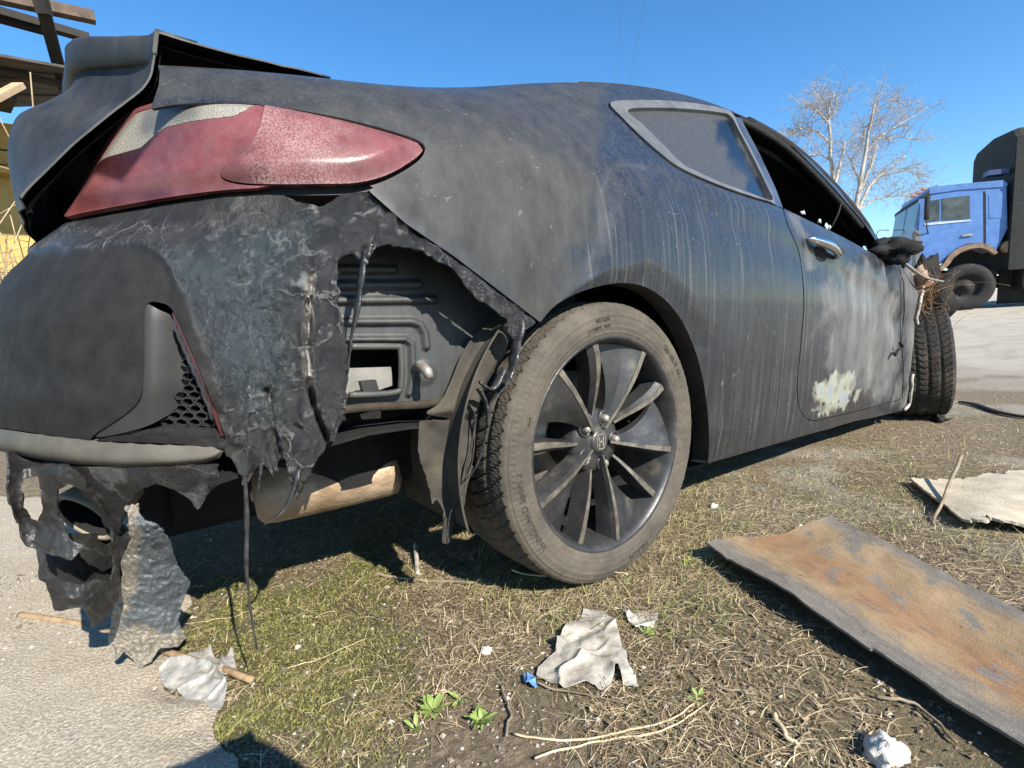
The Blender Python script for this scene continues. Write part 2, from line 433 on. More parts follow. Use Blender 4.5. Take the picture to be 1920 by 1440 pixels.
def build_materials():
    MT['paint'] = make_paint(); MT['melt'] = make_melt(); MT['red'] = make_lens_red(); MT['clear'] = make_lens_clear(); MT['glass'] = make_dirty_glass()
    MT['char'] = plain('charred_black', (.003, .003, .003), (.010, .0095, .009), 30, .85, .004)
    MT['seal'] = plain('black_rubber_seal', (.008, .008, .008), (.02, .019, .018), 60, .55, .0004)
    MT['trim'] = plain('dusty_grey_trim', (.10, .10, .097), (.19, .185, .172), 18, .38, .0003, .35)
    MT['bpillar'] = plain('gloss_dark_pillar', (.02, .022, .03), (.10, .11, .13), 9, .2, .0002, .2, (1, 1, .4))
    MT['tanlip'] = plain('dusty_plastic_lip', (.060, .055, .044), (.10, .092, .073), 22, .62, .0006)
    MT['black_plastic'] = plain('black_plastic', (.010, .010, .011), (.034, .033, .032), 24, .5, .0006)
    MT['grey_plastic'] = plain('soot_grey_plastic', (.035, .036, .035), (.075, .074, .068), 14, .5, .0005, 0, (1, 1, .5))
    MT['lid'] = plain('sooty_lid_paint', (.008, .0082, .0082), (.042, .042, .039), 12, .55, .0006, 0, (1.5, 1, .6))
    MT['chrome'] = plain('chrome', (.75, .76, .78), (.6, .61, .63), 8, .08, 0, 1.0)
    MT['steel_dirty'] = plain('dirty_steel', (.25, .23, .2), (.42, .38, .33), 40, .45, .0005, .6)
    MT['muffler'] = plain('heat_tan_muffler', (.22, .15, .09), (.44, .34, .24), 13, .55, .004, .25, (1, 1, 1), 55)
    MT['wire'] = plain('dark_wire', (.01, .01, .01), (.03, .03, .03), 30, .5, 0)
build_materials()
# ================================================================== THE BURNT COUPE
# car frame = world frame: x forward from the rear axle, y to the car's left, z up from the ground
car = empty('burnt_car', (0, 0, 0), 'burnt dark grey two-door coupe with melted rear bumper and missing door glass', 'car')

# ---- body side: sections (y, z) at stations along x, ten rows from sill to roof rail
ST = {
 -.85: [(-.760, .35), (-.772, .45), (-.776, .55), (-.775, .65), (-.766, .78), (-.715, .88), (-.668, .962), (-.650, 1.006), (-.638, 1.035), (-.622, 1.052)],
 -.65: [(-.830, .33), (-.845, .45), (-.850, .56), (-.851, .66), (-.845, .78), (-.824, .88), (-.785, .963), (-.738, 1.018), (-.702, 1.052), (-.668, 1.073)],
 -.40: [(-.870, .32), (-.885, .45), (-.893, .57), (-.895, .67), (-.890, .79), (-.872, .89), (-.832, .98), (-.778, 1.043), (-.730, 1.082), (-.685, 1.105)],
 -.12: [(-.890, .28), (-.905, .42), (-.915, .56), (-.918, .68), (-.914, .80), (-.896, .91), (-.846, 1.00), (-.762, 1.09), (-.682, 1.155), (-.620, 1.195)],
  .16: [(-.890, .22), (-.910, .40), (-.920, .56), (-.924, .69), (-.918, .81), (-.900, .915), (-.852, 1.00), (-.752, 1.12), (-.660, 1.225), (-.590, 1.285)],
  .50: [(-.888, .19), (-.905, .33), (-.917, .50), (-.925, .65), (-.919, .79), (-.902, .90), (-.862, .99), (-.742, 1.15), (-.645, 1.285), (-.580, 1.362)],
  .90: [(-.888, .17), (-.905, .30), (-.917, .47), (-.925, .63), (-.920, .77), (-.905, .875), (-.870, .962), (-.745, 1.16), (-.642, 1.333), (-.590, 1.402)],
 1.30: [(-.888, .15), (-.905, .28), (-.917, .45), (-.925, .61), (-.920, .75), (-.905, .855), (-.870, .930), (-.752, 1.15), (-.662, 1.325), (-.622, 1.378)],
 1.70: [(-.888, .125), (-.905, .26), (-.917, .43), (-.924, .59), (-.918, .73), (-.902, .825), (-.868, .895), (-.792, 1.08), (-.722, 1.200), (-.692, 1.245)],
 2.05: [(-.888, .10), (-.903, .24), (-.915, .41), (-.920, .57), (-.914, .71), (-.897, .80), (-.862, .87), (-.832, .92), (-.812, .950), (-.797, .968)],
 2.40: [(-.882, .08), (-.897, .22), (-.908, .39), (-.913, .55), (-.906, .69), (-.885, .78), (-.845, .84), (-.80, .870), (-.74, .888), (-.68, .898)],
 2.80: [(-.860, .10), (-.878, .22), (-.890, .38), (-.895, .53), (-.886, .66), (-.862, .74), (-.820, .79), (-.76, .815), (-.70, .828), (-.64, .835)],
 3.20: [(-.790, .14), (-.805, .24), (-.818, .37), (-.822, .49), (-.812, .60), (-.785, .67), (-.74, .71), (-.69, .735), (-.63, .747), (-.57, .755)]}
SX = sorted(ST); TAB = np.array([ST[x] for x in SX])            # (station, row, 2)
def body_grid(x0, x1, nu, nv, r0=0.0, r1=9.0):
    xs = np.linspace(x0, x1, nu)
    R = spline1(SX, TAB.reshape(len(SX), -1), xs).reshape(nu, 10, 2)
    rr = np.linspace(r0, r1, nv); base = np.arange(10.)
    G = np.zeros((nu, nv, 3)); G[:, :, 0] = xs[:, None]
    yz = spline1(base, R.transpose(1, 0, 2).reshape(10, -1), rr).reshape(nv, nu, 2)
    G[:, :, 1:] = yz.transpose(1, 0, 2)
    return G
NU, NV = 560, 250
BG = body_grid(-.85, 2.62, NU, NV); BV = BG.reshape(-1, 3); BT = grid_tris(NU, NV)
# outward normals (-y side)
_n = normals(BV, BT)
if _n[:, 1].mean() > 0: BT = BT[:, ::-1]; _n = -_n
# pressed character line behind and through the door handle, heat buckles in the door
pix0 = proj(BV)
cl = crom([(1120, 318), (1180, 318), (1250, 340), (1340, 380), (1420, 415), (1490, 447), (1560, 482), (1640, 535), (1700, 580)], 8, False)
fade = smooth(1120, 1260, pix0[:, 0])
sdl = pix0[:, 1]-np.interp(pix0[:, 0], cl[:, 0], cl[:, 1])
BV = BV + _n*(.006*np.exp(-((sdl+10)/30)**2)*fade-.007*np.exp(-((sdl-26)/30)**2)*fade)[:, None]
BV = BV + _n*(.0022*fbm(BV*np.array([1.6, 2, 2.2]), 3, 3))[:, None]
door_w = smooth(1.05, 1.5, BV[:, 0])
BV = BV + _n*(door_w*(.010*fbm(BV*np.array([2.4, 1, 3.4]), 3, 11)))[:, None]
HA = [(1132, 312), (1172, 306), (1260, 336), (1340, 382), (1480, 446), (1500, 600), (1490, 800), (1320, 860), (1290, 620), (1200, 530), (1060, 556), (1112, 470), (1128, 400)]
hq = proj(BV); hs_ = sd_poly(hq, HA)+10*fbm(BV*9, 3, 6)
BV = BV + _n*(.011*smooth(14, -46, hs_)*smooth(1450, 1250, hq[:, 0]))[:, None]
# rocker step below the door
rk = crom([(1330, 838), (1420, 815), (1520, 792), (1600, 772), (1690, 748), (1720, 742)], 6, False)
BN = normals(BV, BT); PX = proj(BV)

TL = crom([(127, 410), (150, 370), (185, 303), (222, 252), (258, 216), (285, 205), (330, 197), (400, 193), (480, 196), (560, 207), (640, 222), (720, 242), (770, 258), (791, 269),
           (797, 280), (788, 297), (768, 313), (735, 332), (700, 346), (660, 354), (600, 356), (500, 357), (420, 362), (330, 374), (230, 392), (160, 405)], 4)
ARCH = crom([(1012, 607), (1038, 576), (1078, 552), (1128, 536), (1168, 531), (1208, 538), (1246, 562), (1278, 602), (1302, 655), (1317, 710), (1326, 770), (1329, 830), (1326, 878)], 5, False)
DLO = crom([(1141, 196), (1180, 188), (1240, 188), (1300, 193), (1345, 201), (1392, 219), (1430, 237), (1480, 270), (1530, 318), (1580, 372), (1622, 422), (1648, 462),
            (1660, 486), (1625, 470), (1580, 445), (1530, 421), (1470, 392), (1440, 381), (1390, 366), (1330, 344), (1275, 319), (1240, 294), (1200, 259), (1165, 224)], 5)
DOORG = crom([(1468, 391), (1478, 425), (1499, 478), (1507, 560), (1502, 640), (1495, 715), (1497, 758), (1508, 780), (1526, 789), (1560, 782), (1620, 768), (1692, 748)], 6, False)
DOORF = [(1692, 748), (1694, 690), (1690, 640), (1696, 580), (1694, 530), (1684, 497)]
DOOR = np.vstack([DOORG, DOORF, [(1660, 486), (1625, 468), (1580, 443), (1530, 419), (1468, 389)]])

def px_attrs(P):
    """weathering masks with outlines of their own, laid on the skin"""
    q = proj(P); nz = fbm(P*14, 5, 2); nz2 = fbm(P*45, 4, 8)
    soot = np.clip(smooth(18, -18, sd_poly(q, SOOT)+nz*22+nz2*5), 0, 1)
    soot = np.maximum(soot, .75*smooth(14, -10, sd_poly(q, SOOT2)+nz*14))
    pale = .95*smooth(26, -26, sd_poly(q, PALE)+nz*24+nz2*8)
    pale = np.maximum(pale, smooth(10, -12, sd_poly(q, PALE2)+nz*8))
    pale = np.maximum(pale, .8*smooth(7, -5, sd_line(q, [(1490, 405), (1500, 425), (1512, 450), (1520, 500)])-6+nz*6))
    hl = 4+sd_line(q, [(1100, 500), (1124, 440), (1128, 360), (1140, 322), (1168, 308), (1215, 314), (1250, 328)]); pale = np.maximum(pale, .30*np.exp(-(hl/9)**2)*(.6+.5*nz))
    run = smooth(30, -30, sd_poly(q, RUN)+nz*16)
    bare = smooth(2.5, -2.5, sd_poly(q, BARE)+nz*11+nz2*4)
    bare = np.maximum(bare, .9*smooth(3, -3, sd_poly(q, BARE2)+nz2*6+nz*13+6))
    return np.stack([soot, pale, run, bare], 1)
SOOT = [(690, 350), (800, 290), (900, 230), (1010, 250), (1110, 300), (1128, 330), (1118, 420), (1060, 470), (1100, 520), (1040, 570), (1008, 600), (850, 480)]
SOOT2 = [(295, 110), (620, 150), (900, 165), (1130, 160), (1120, 300), (900, 290), (780, 250), (500, 190), (285, 200)]
PALE = [(1545, 540), (1620, 500), (1690, 560), (1700, 760), (1640, 740), (1560, 690), (1555, 610)]
PALE2 = [(1692, 500), (1740, 500), (1740, 780), (1690, 770), (1700, 690)]
RUN = [(1120, 310), (1300, 330), (1470, 400), (1500, 480), (1680, 520), (1700, 740), (1320, 860), (1300, 620), (1200, 530), (1000, 560), (1110, 420)]
BARE = [(1530, 718), (1560, 706), (1595, 700), (1602, 722), (1592, 748), (1560, 762), (1530, 748)]
BARE2 = [(1518, 765), (1560, 745), (1612, 730), (1616, 760), (1580, 770), (1520, 780)]

def panel(name, keep_poly=None, cuts=(), gap=0.0, mat=None, parent=None, off=0.0, thick=.004, extra=None, V=None, T=None, N=None, attr=True, back=False):
    V = BV if V is None else V; T = BT if T is None else T; N = BN if N is None else N
    P = V+N*off if np.isscalar(off) else V+N*off[:, None]
    q = proj(V); sd = np.full(len(V), -1e3)
    if keep_poly is not None: sd = sd_poly(q, keep_poly)+gap
    for c in cuts: sd = np.maximum(sd, -sd_poly(q, c)+gap)
    if extra is not None: sd = np.maximum(sd, extra)
    D = P
    if attr is True: D = np.hstack([P, px_attrs(V)]); names = ('soot', 'pale', 'run', 'bare')
    elif attr: D = np.hstack([P, attr[1]]); names = attr[0]
    else: names = ()
    W, S = largest(*clip(D, T, sd))
    return sheet(name, W, S, mat, parent, thick, names, back, up=None)

# front edge of the surviving fender strip
FEND = ragged([(1690, 494), (1716, 512), (1727, 540), (1720, 575), (1712, 600), (1722, 640), (1718, 676), (1706, 716), (1699, 757), (1691, 768)], 2.0, 4, 4, False)
UNIS = np.vstack([[(292, 60), (293, 112), (299, 135), (297, 160), (286, 192), (280, 206)], [(700, 352)], [(690, 357), (760, 419), (850, 480), (930, 541), (1008, 601)], ARCH, [(1326, 890)], [(1700, 790), (1700, 767)],
                  FEND[::-1], [(1700, 470), (1760, 380), (1760, 20)]])
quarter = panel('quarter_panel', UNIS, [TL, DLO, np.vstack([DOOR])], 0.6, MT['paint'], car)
quarter['label'] = 'soot stained rear quarter panel and roof side'
door = panel('door', DOOR, [], 1.0, MT['paint'], car, thick=.012)
door['label'] = 'heat bleached door with bare metal patch'
# wheel-arch lip folded inward
A3 = []
def on_body(px):
    """nearest body-skin vertex seen under a pixel -> 3D (inverse-distance blend)"""
    px = np.atleast_2d(px); out = []
    for p in px:
        d = ((PX-p)**2).sum(1); k = np.argpartition(d, 4)[:4]; wt = 1/(d[k]+1e-3); out.append((BV[k]*wt[:, None]).sum(0)/wt.sum())
    return np.array(out)
arc = on_body(ARCH[::2]); arc_in = arc+np.array([0, .05, 0])
m_ = len(arc); Vr = np.vstack([arc, arc_in]); Fr = [(i, i+1, m_+i+1, m_+i) for i in range(m_-1)]
mesh_obj('arch_lip', Vr, Fr, MT['black_plastic'], car)

# ---- side glass: trim ring, dusty pane, door pillar
GL = crom([(1176, 208), (1240, 204), (1300, 207), (1345, 212), (1368, 219), (1385, 248), (1412, 300), (1434, 346), (1446, 377), (1400, 362), (1345, 342), (1300, 321), (1275, 307), (1240, 271), (1205, 237)], 5)
RING = crom([(1143, 196), (1180, 190), (1240, 190), (1300, 195), (1345, 203), (1372, 214), (1384, 240), (1412, 292), (1436, 342), (1452, 382), (1440, 379), (1390, 364), (1330, 342), (1275, 317), (1240, 292), (1200, 257), (1166, 223)], 5)
win = panel('quarter_window', GL, [], -2, MT['glass'], car, -.008, .005,
            attr=(('clean',), (lambda q: smooth(10, -8, sd_poly(q, [(1340, 225), (1372, 222), (1440, 360), (1442, 378), (1415, 368), (1395, 330), (1370, 290), (1350, 255)])+10*fbm(np.c_[q*.03, q[:, :1]*0], 4, 3))[:, None])(PX)))
win['label'] = 'dust covered rear side window'
panel('window_trim', RING, [GL], 0, MT['trim'], car, .004, .012, attr=False)
BP = [(1371, 214), (1392, 221), (1396, 232), (1426, 288), (1455, 350), (1470, 390), (1453, 384), (1437, 342), (1413, 292), (1385, 240)]
panel('door_pillar', BP, [], .5, MT['bpillar'], car, -.002, .010, attr=False)

# ---- roof, pillars
def roof_rows():
    xs = np.linspace(-.20, 2.05, 60); R = spline1(SX, TAB.reshape(len(SX), -1), xs).reshape(60, 10, 2)
    e = R[:, 9]; prev = R[:, 8]; rows = []
    for t in np.linspace(0, 1, 24):
        y = e[:, 0]*(1-t); crown = smooth(0, 1, 1-(1-t)**2)
        z = e[:, 1]+(.052*np.sin(t*np.pi/2)**.8)*smooth(2.1, 1.2, xs)
        rows.append(np.stack([xs, y, z], -1))
    return np.array(rows).transpose(1, 0, 2)
RG = roof_rows(); i0 = 12; i1 = 40      # roof skin from the rear header to the windscreen header
rg = RG[i0:i1]; rgm = rg[:, ::-1].copy(); rgm[:, :, 1] *= -1
full = np.concatenate([rg, rgm[:, 1:]], 1); fv = full.reshape(-1, 3)
ones = np.zeros((len(fv), 4)); ones[:, 0] = .5
sheet('roof', np.hstack([fv, ones]), grid_tris(*full.shape[:2])[:, ::-1], MT['paint'], car, .02, ('soot', 'pale', 'run', 'bare'), up=(0, 0, 1))
# burnt A pillars (right and left) and rear pillars
for s in (1, -1):
    path = np.array([(x, s*y, z) for x, (y, z) in zip(np.linspace(1.2, 2.12, 14), spline1(SX, TAB[:, 9], np.linspace(1.2, 2.12, 14)))])
    path[:, 1] += s*.012; path[:, 2] -= .012
    tube('windscreen_pillar', path, .026, MT['char'], car, 10)
    path2 = path.copy(); path2[:, 1] += s*.035; path2[:, 2] -= .045
    tube('pillar_seal', path2, .010, MT['char'], car, 8)
# dark roof rail seal above the door opening
rs = on_body([(1392, 222), (1430, 242), (1480, 275), (1530, 322), (1580, 376), (1622, 425)]); rs[:, 1] += .015
tube('roof_rail_seal', crom(rs, 5, False), .013, MT['char'], car, 8)

def grid_sheet(name, P, mat, parent=car, thick=.006): return sheet(name, P.reshape(-1, 3), grid_tris(*P.shape[:2]), mat, parent, thick)
# ---- plain far (left) side: the same skin mirrored
LG = body_grid(-.85, 2.62, 140, 70); LV = LG.reshape(-1, 3); lt = grid_tris(140, 70); lq = proj(LV)
sdL = np.maximum(-sd_poly(lq, TL), -(np.hypot(LV[:, 0], LV[:, 2]-.33)-.37)); sdL = np.maximum(sdL, -(np.hypot(LV[:, 0]-2.72, LV[:, 2]-.33)-.37))
W, S = clip(np.hstack([LV, np.tile([.6, .1, .2, 0], (len(LV), 1))]), lt, sdL); W[:, 1] *= -1
o = sheet('body_side', W, S[:, ::-1], MT['paint'], car, .01, ('soot', 'pale', 'run', 'bare'), up=(0, 1, 0)); o['label'] = 'far side body panel'

W, S = clip(LV*1.0, lt, sd_poly(lq, DLO)+2); W[:, 1] = -W[:, 1]+.006
sheet('far_window', W, S[:, ::-1], MT['char'], car, .004, up=(0, 1, 0)); W[:, 1] -= .030; sheet('far_window_soot', W, S, MT['char'], car, .002)
# soot-black windscreen and rear screen
wx = np.linspace(1.22, 2.10, 20); we = spline1(SX, TAB[:, 9], wx); wt = np.linspace(-1, 1, 24)
grid_sheet('windscreen', np.stack([np.repeat(wx[:, None], 24, 1), we[:, :1]*-wt[None]*-.97, we[:, 1:2]-.02+.05*(1-wt[None]**2)], -1), MT['char'])
wx = np.linspace(-.40, .28, 20); we = spline1(SX, TAB[:, 9], wx)
grid_sheet('rear_screen', np.stack([np.repeat(wx[:, None], 24, 1), we[:, :1]*-wt[None]*-.93, we[:, 1:2]-.03+.04*(1-wt[None]**2)], -1), MT['char'])
# ---- inside of the shell: floor, firewall, rear bulkhead, burnt seats and wheel houses
xs, ys = np.meshgrid(np.linspace(-.80, 2.5, 40), np.linspace(-.80, .80, 20), indexing='ij')
zz = .20+.02*np.sin(xs*9)+.22*smooth(.35, .05, xs)-.06*xs*(xs > .3)
grid_sheet('floor_pan', np.stack([xs, ys, zz], -1), MT['char'])
box('firewall', (2.05, -.80, .15), (2.09, .80, .86), MT['char'], car)
box('dashboard', (1.80, -.78, .60), (2.04, .78, .82), MT['char'], car, .03)
box('rear_bulkhead', (-.20, -.70, .30), (-.16, .70, .98), MT['char'], car)
box('parcel_shelf', (-.45, -.62, .97), (-.02, .62, .985), MT['char'], car)
for y in (-.40, .40):
    bk = box_data((0, -.22, 0), (.10, .22, .62), .03)
    V1, F1 = merge([box_data((.72, y-.24, .34), (1.22, y+.24, .46), .03), (xf(bk[0], (.70, y, .42), (1, 0, 0), (0, 1, 0), (-.30, 0, .95)), bk[1])])
    mesh_obj('seat', V1, F1, MT['char'], car)
box('rear_seat', (-.15, -.62, .34), (.40, .62, .50), MT['char'], car, .04)
# hood remains and front end, charred
hx_, hy_ = np.meshgrid(np.linspace(2.10, 3.45, 30), np.linspace(-.66, .66, 24), indexing='ij')
hzv = .895-.11*(hx_-2.1)-.10*smooth(2.9, 3.5, hx_)-.09*(hy_/.66)**2+.035*fbm(np.stack([hx_*3, hy_*3, hx_*0], -1), 3, 4)-.10
grid_sheet('bonnet_remains', np.stack([hx_, hy_, hzv], -1), MT['char'])
box('engine_block', (2.45, -.45, .24), (3.15, .45, .66), MT['char'], car, .06)
# ---- rear corner skin: plan outline x height, used by bumper, lamp and trim
PLAN = np.array([(-1.10, .55), (-1.112, .25), (-1.114, 0), (-1.105, -.22), (-1.078, -.40), (-1.028, -.56), (-.945, -.69), (-.832, -.785), (-.69, -.845), (-.5, -.882), (-.30, -.906), (-.15, -.915)])
def corner_grid(n_s, n_z, z0, z1, sa=0.0, sb=1.0):
    d = np.r_[0, np.cumsum(np.linalg.norm(np.diff(PLAN, axis=0), axis=1))]; d /= d[-1]
    s = np.linspace(sa, sb, n_s); P = spline1(d, PLAN, s)
    t = spline1(d, PLAN, np.minimum(s+1e-3, 1.001))-spline1(d, PLAN, s-1e-3); t /= np.linalg.norm(t, axis=1)[:, None]
    nrm_ = np.stack([t[:, 1], -t[:, 0]], 1)                 # outward
    if (nrm_*P).sum() < 0: nrm_ = -nrm_
    z = np.linspace(z0, z1, n_z)
    side = smooth(-.75, -.05, nrm_[:, 0])                    # 0 at the tail, 1 along the flank
    rear_in = np.interp(z, [.20, .30, .36, .42, .48, .55, .66, .72, .76, .79, .815, .84, .90, 1.05], [.15, .085, .055, .025, .005, .0, .012, .032, .055, .080, .10, .115, .145, .19])
    side_in = np.interp(z, [.20, .32, .45, .58, .68, .78, .85, .90, .95, 1.0, 1.05], [.05, .028, .010, .002, .0, .006, .018, .036, .062, .095, .13])
    k = np.ones(9)/9
    rear_in = np.convolve(np.pad(rear_in, 4, 'edge'), k, 'valid'); side_in = np.convolve(np.pad(side_in, 4, 'edge'), k, 'valid')
    ins = rear_in[None]*(1-side[:, None])+side_in[None]*side[:, None]
    G = np.zeros((n_s, n_z, 3)); G[:, :, :2] = P[:, None]-nrm_[:, None]*ins[:, :, None]; G[:, :, 2] = z[None]
    return G
CG = corner_grid(420, 300, .16, 1.03); CV = CG.reshape(-1, 3); CT = grid_tris(420, 300); CN = normals(CV, CT)
if (CN@np.array([-.5, -1, 0])).mean() < 0: CT = CT[:, ::-1]; CN = -CN
CQ = proj(CV); front = (CV-CAM_P)@CAM_F > .1

MT['soft_black'] = plain('sooty_black_plastic', (.018, .018, .018), (.034, .033, .032), 9, .5, .0004)
# ---- rear lamp
RL = empty('rear_lamp', (0, 0, 0)); RL.parent = car; del_ = None
lam_w = smooth(-.05, -.40, 0*CV[:, 0])
SIDEL = crom([(503, 201), (560, 208), (640, 223), (720, 243), (770, 259), (790, 270), (795, 280), (786, 296), (766, 311), (733, 330), (698, 343), (655, 350), (600, 351), (520, 352), (450, 350), (425, 340), (455, 318), (482, 293), (498, 262), (504, 230)], 4)
CLEAR = [(268, 222), (330, 209), (400, 204), (482, 205), (489, 212), (474, 234), (455, 244), (382, 252), (338, 260), (313, 275), (290, 293), (199, 316), (230, 268)]
lq_ = CQ
lens_in = sd_poly(lq_, TL)
bulge = .008+.016*smooth(0, -40, lens_in)+.008*np.exp(-((CQ[:, 0]-380)/150)**2)*smooth(330, 220, CQ[:, 1])
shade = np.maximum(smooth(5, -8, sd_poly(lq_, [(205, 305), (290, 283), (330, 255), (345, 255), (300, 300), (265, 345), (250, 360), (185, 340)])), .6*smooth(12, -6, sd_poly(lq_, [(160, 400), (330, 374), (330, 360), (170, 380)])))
dust_in = .55+.25*fbm(CV*20, 3, 5)
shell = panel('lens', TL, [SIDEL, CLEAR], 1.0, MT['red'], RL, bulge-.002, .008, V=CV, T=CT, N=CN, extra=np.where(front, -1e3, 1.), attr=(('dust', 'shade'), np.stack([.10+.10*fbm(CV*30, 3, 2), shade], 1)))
dl = smooth(430, 520, lq_[:, 0])*(.75+.5*fbm(CV*18, 4, 7))*(1-.75*smooth(40, -10, np.hypot((lq_[:, 0]-700)/1.6, (lq_[:, 1]-300)*1.2)-30))
panel('side_lens', SIDEL, [], .8, MT['red'], RL, bulge, .02, V=CV, T=CT, N=CN, attr=(('dust', 'shade'), np.stack([np.clip(dl, 0, 1), .8*smooth(20, -10, sd_poly(lq_, [(420, 352), (500, 330), (520, 345), (600, 352)]))], 1)))
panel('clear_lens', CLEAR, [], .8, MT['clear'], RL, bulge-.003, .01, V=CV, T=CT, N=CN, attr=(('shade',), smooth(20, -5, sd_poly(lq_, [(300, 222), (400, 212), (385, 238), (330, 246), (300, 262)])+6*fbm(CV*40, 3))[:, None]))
TLo = crom([(121, 414), (150, 364), (183, 298), (222, 247), (260, 211), (285, 201), (400, 190), (480, 193), (560, 204), (640, 219), (720, 239), (772, 255), (795, 266), (801, 280), (792, 299), (772, 316), (735, 335), (700, 350), (660, 358), (600, 360), (500, 361), (420, 366), (330, 378), (230, 396), (158, 410)], 4)
panel('gasket', TLo, [], 0, MT['seal'], RL, -.010, .03, V=CV, T=CT, N=CN, attr=False)
gk = sd_line(CQ, [(160, 402), (230, 388), (330, 371), (420, 358), (500, 354), (600, 353), (660, 351), (700, 344), (735, 329), (768, 309), (790, 292)])

# ---- melted bumper skin with its holes, drips and soot
TOPB = [(-140, 560), (-60, 545), (0, 512), (60, 460), (122, 417), (230, 398), (330, 381), (420, 369), (500, 364), (556, 366), (582, 371), (600, 377), (618, 368), (645, 362), (684, 358)]
SEAM = [(690, 361), (760, 423), (850, 485), (930, 546), (1004, 604)]
HOLE_T = ragged([(996, 612), (968, 640), (958, 632), (950, 600), (920, 572), (893, 560), (875, 540), (852, 505), (820, 490), (790, 470), (760, 463), (722, 459), (704, 466), (690, 490), (684, 500), (676, 488), (660, 473), (640, 480), (634, 495)], 3.0, 3, 1, False)
HOLE_L = ragged([(632, 520), (632, 560), (640, 600), (652, 660), (654, 700), (648, 750), (642, 790), (622, 826), (596, 850), (580, 868), (566, 905), (556, 930), (548, 915), (540, 880), (533, 852), (524, 862), (516, 900), (508, 878), (496, 868), (480, 880), (466, 905), (452, 882), (440, 862), (425, 852)], 2.2, 3, 2, False)
BOT = ragged([(412, 872), (420, 900), (400, 915), (378, 945), (360, 930), (335, 905), (300, 896), (268, 908), (248, 935), (238, 965), (236, 990), (215, 985), (190, 945), (160, 905), (128, 872)], 2.6, 3, 3, False)
BUMP = np.vstack([TOPB, SEAM, HOLE_T, HOLE_L, [(424, 846), (420, 838)], [(300, 832), (150, 826), (0, 803), (-140, 780)]])
RECESS = crom([(272, 566), (296, 566), (314, 574), (330, 596), (352, 640), (380, 706), (404, 770), (422, 824), (400, 823), (300, 820), (230, 818), (168, 823), (236, 776), (262, 742), (268, 660), (269, 600)], 3)
bn = fbm(CV*np.array([22, 22, 14]), 5, 31); bn2 = np.abs(fbm(CV*np.array([40, 40, 22]), 4, 41))
lump = np.maximum(smooth(330, 470, CQ[:, 0]), smooth(400, 640, CQ[:, 0]))*smooth(350, 420, CQ[:, 1])
crust0 = 1-np.clip(np.abs(fbm(CV*np.array([34, 34, 11]), 4, 71))*3, 0, 1)
lobes = smooth(470, 620, CQ[:, 0])*smooth(480, 700, CQ[:, 1])
off = lump*(.005*bn+.009*(bn2-.3)+.006*crust0+.004*np.abs(fbm(CV*np.array([70, 70, 45]), 3, 91)))+lobes*(.010*fbm(CV*9, 3, 4)+.022*smooth(500, 560, CQ[:, 0])*np.sin(smooth(480, 660, CQ[:, 0])*np.pi))
slit = sd_line(CQ, crom([(588, 470), (582, 540), (577, 600), (575, 660), (577, 710), (586, 760), (604, 806), (612, 828)], 4, False))
off = off-.045*np.exp(-(slit/6)**2)*smooth(470, 560, CQ[:, 1])
slit2 = sd_line(CQ, crom([(500, 735), (508, 780), (516, 830), (522, 860)], 4, False)); off = off-.02*np.exp(-(slit2/7)**2)
flange = sd_line(CQ, [(556, 366), (580, 372), (600, 378), (618, 369)]); off = off-.02*np.exp(-(flange/14)**2)
off = off+.0015*fbm(CV*6, 3, 9)
mat_p = crom([(-60, 470), (60, 470), (170, 462), (240, 458), (285, 470), (318, 510), (345, 560), (380, 640), (410, 720), (430, 800), (440, 850), (300, 850), (-60, 850)], 4)
nzb = fbm(CV*16, 4, 12)
off = off-.006*smooth(5, -7, sd_poly(CQ, mat_p)+3*nzb)*smooth(770, 690, CQ[:, 1])*smooth(350, 300, CQ[:, 0]+.0*CQ[:, 1])
matte = smooth(14, -10, sd_poly(CQ, mat_p)+nzb*10)
matte = np.maximum(matte, .85*smooth(600, 380, CQ[:, 0])*smooth(440, 400, CQ[:, 1]))
blue = smooth(30, -60, sd_poly(CQ, [(300, 480), (420, 430), (560, 380), (600, 400), (560, 500), (540, 640), (500, 800), (440, 780), (380, 620), (340, 540)])+nzb*20)*(1-matte)
rdg = np.abs(fbm(CV*np.array([9, 9, 7])+.15*fbm(CV*30, 3, 5)[:, None], 4, 51)); rdg2 = np.abs(fbm(CV*np.array([26, 26, 16]), 4, 61))
reg = smooth(30, -20, sd_poly(CQ, [(395, 430), (500, 385), (700, 365), (700, 450), (600, 470), (560, 640), (500, 680), (400, 660)]))
crust = smooth(.10, .02, rdg)*reg*smooth(-.35, .25, fbm(CV*7, 3, 3))
crust = np.maximum(crust, .55*smooth(.05, .0, rdg2)*lump*smooth(0, .5, fbm(CV*12, 3, 23)))
panel_at = (('blue', 'matte', 'crust'), np.stack([blue, matte, np.clip(crust*(1-matte), 0, 1)], 1))
bumper = empty('rear_bumper', (0, 0, 0)); bumper.parent = car
skin = panel('bumper_skin', BUMP, [RECESS], .5, MT['melt'], bumper, off, .005, V=CV, T=CT, N=CN, attr=panel_at, extra=np.where(front, -1e3, 1.), back=True)
skin['label'] = 'black melted bumper skin with torn edges'
# strip of skin on the tail side of the wheel arch hanging down
VAL = np.vstack([[(128, 868), (300, 868), (415, 866)], BOT])
panel('lower_valance', VAL, [], 0, MT['melt'], bumper, +.010+.004*fbm(CV*20, 4, 2), .004, V=CV, T=CT, N=CN, attr=(('blue', 'matte', 'crust'), np.stack([0*blue, .55+0*blue, .25*smooth(.3, .8, nzb)], 1)), back=True, extra=np.where(front & (CV[:, 1] < -.1), -1e3, 1.))
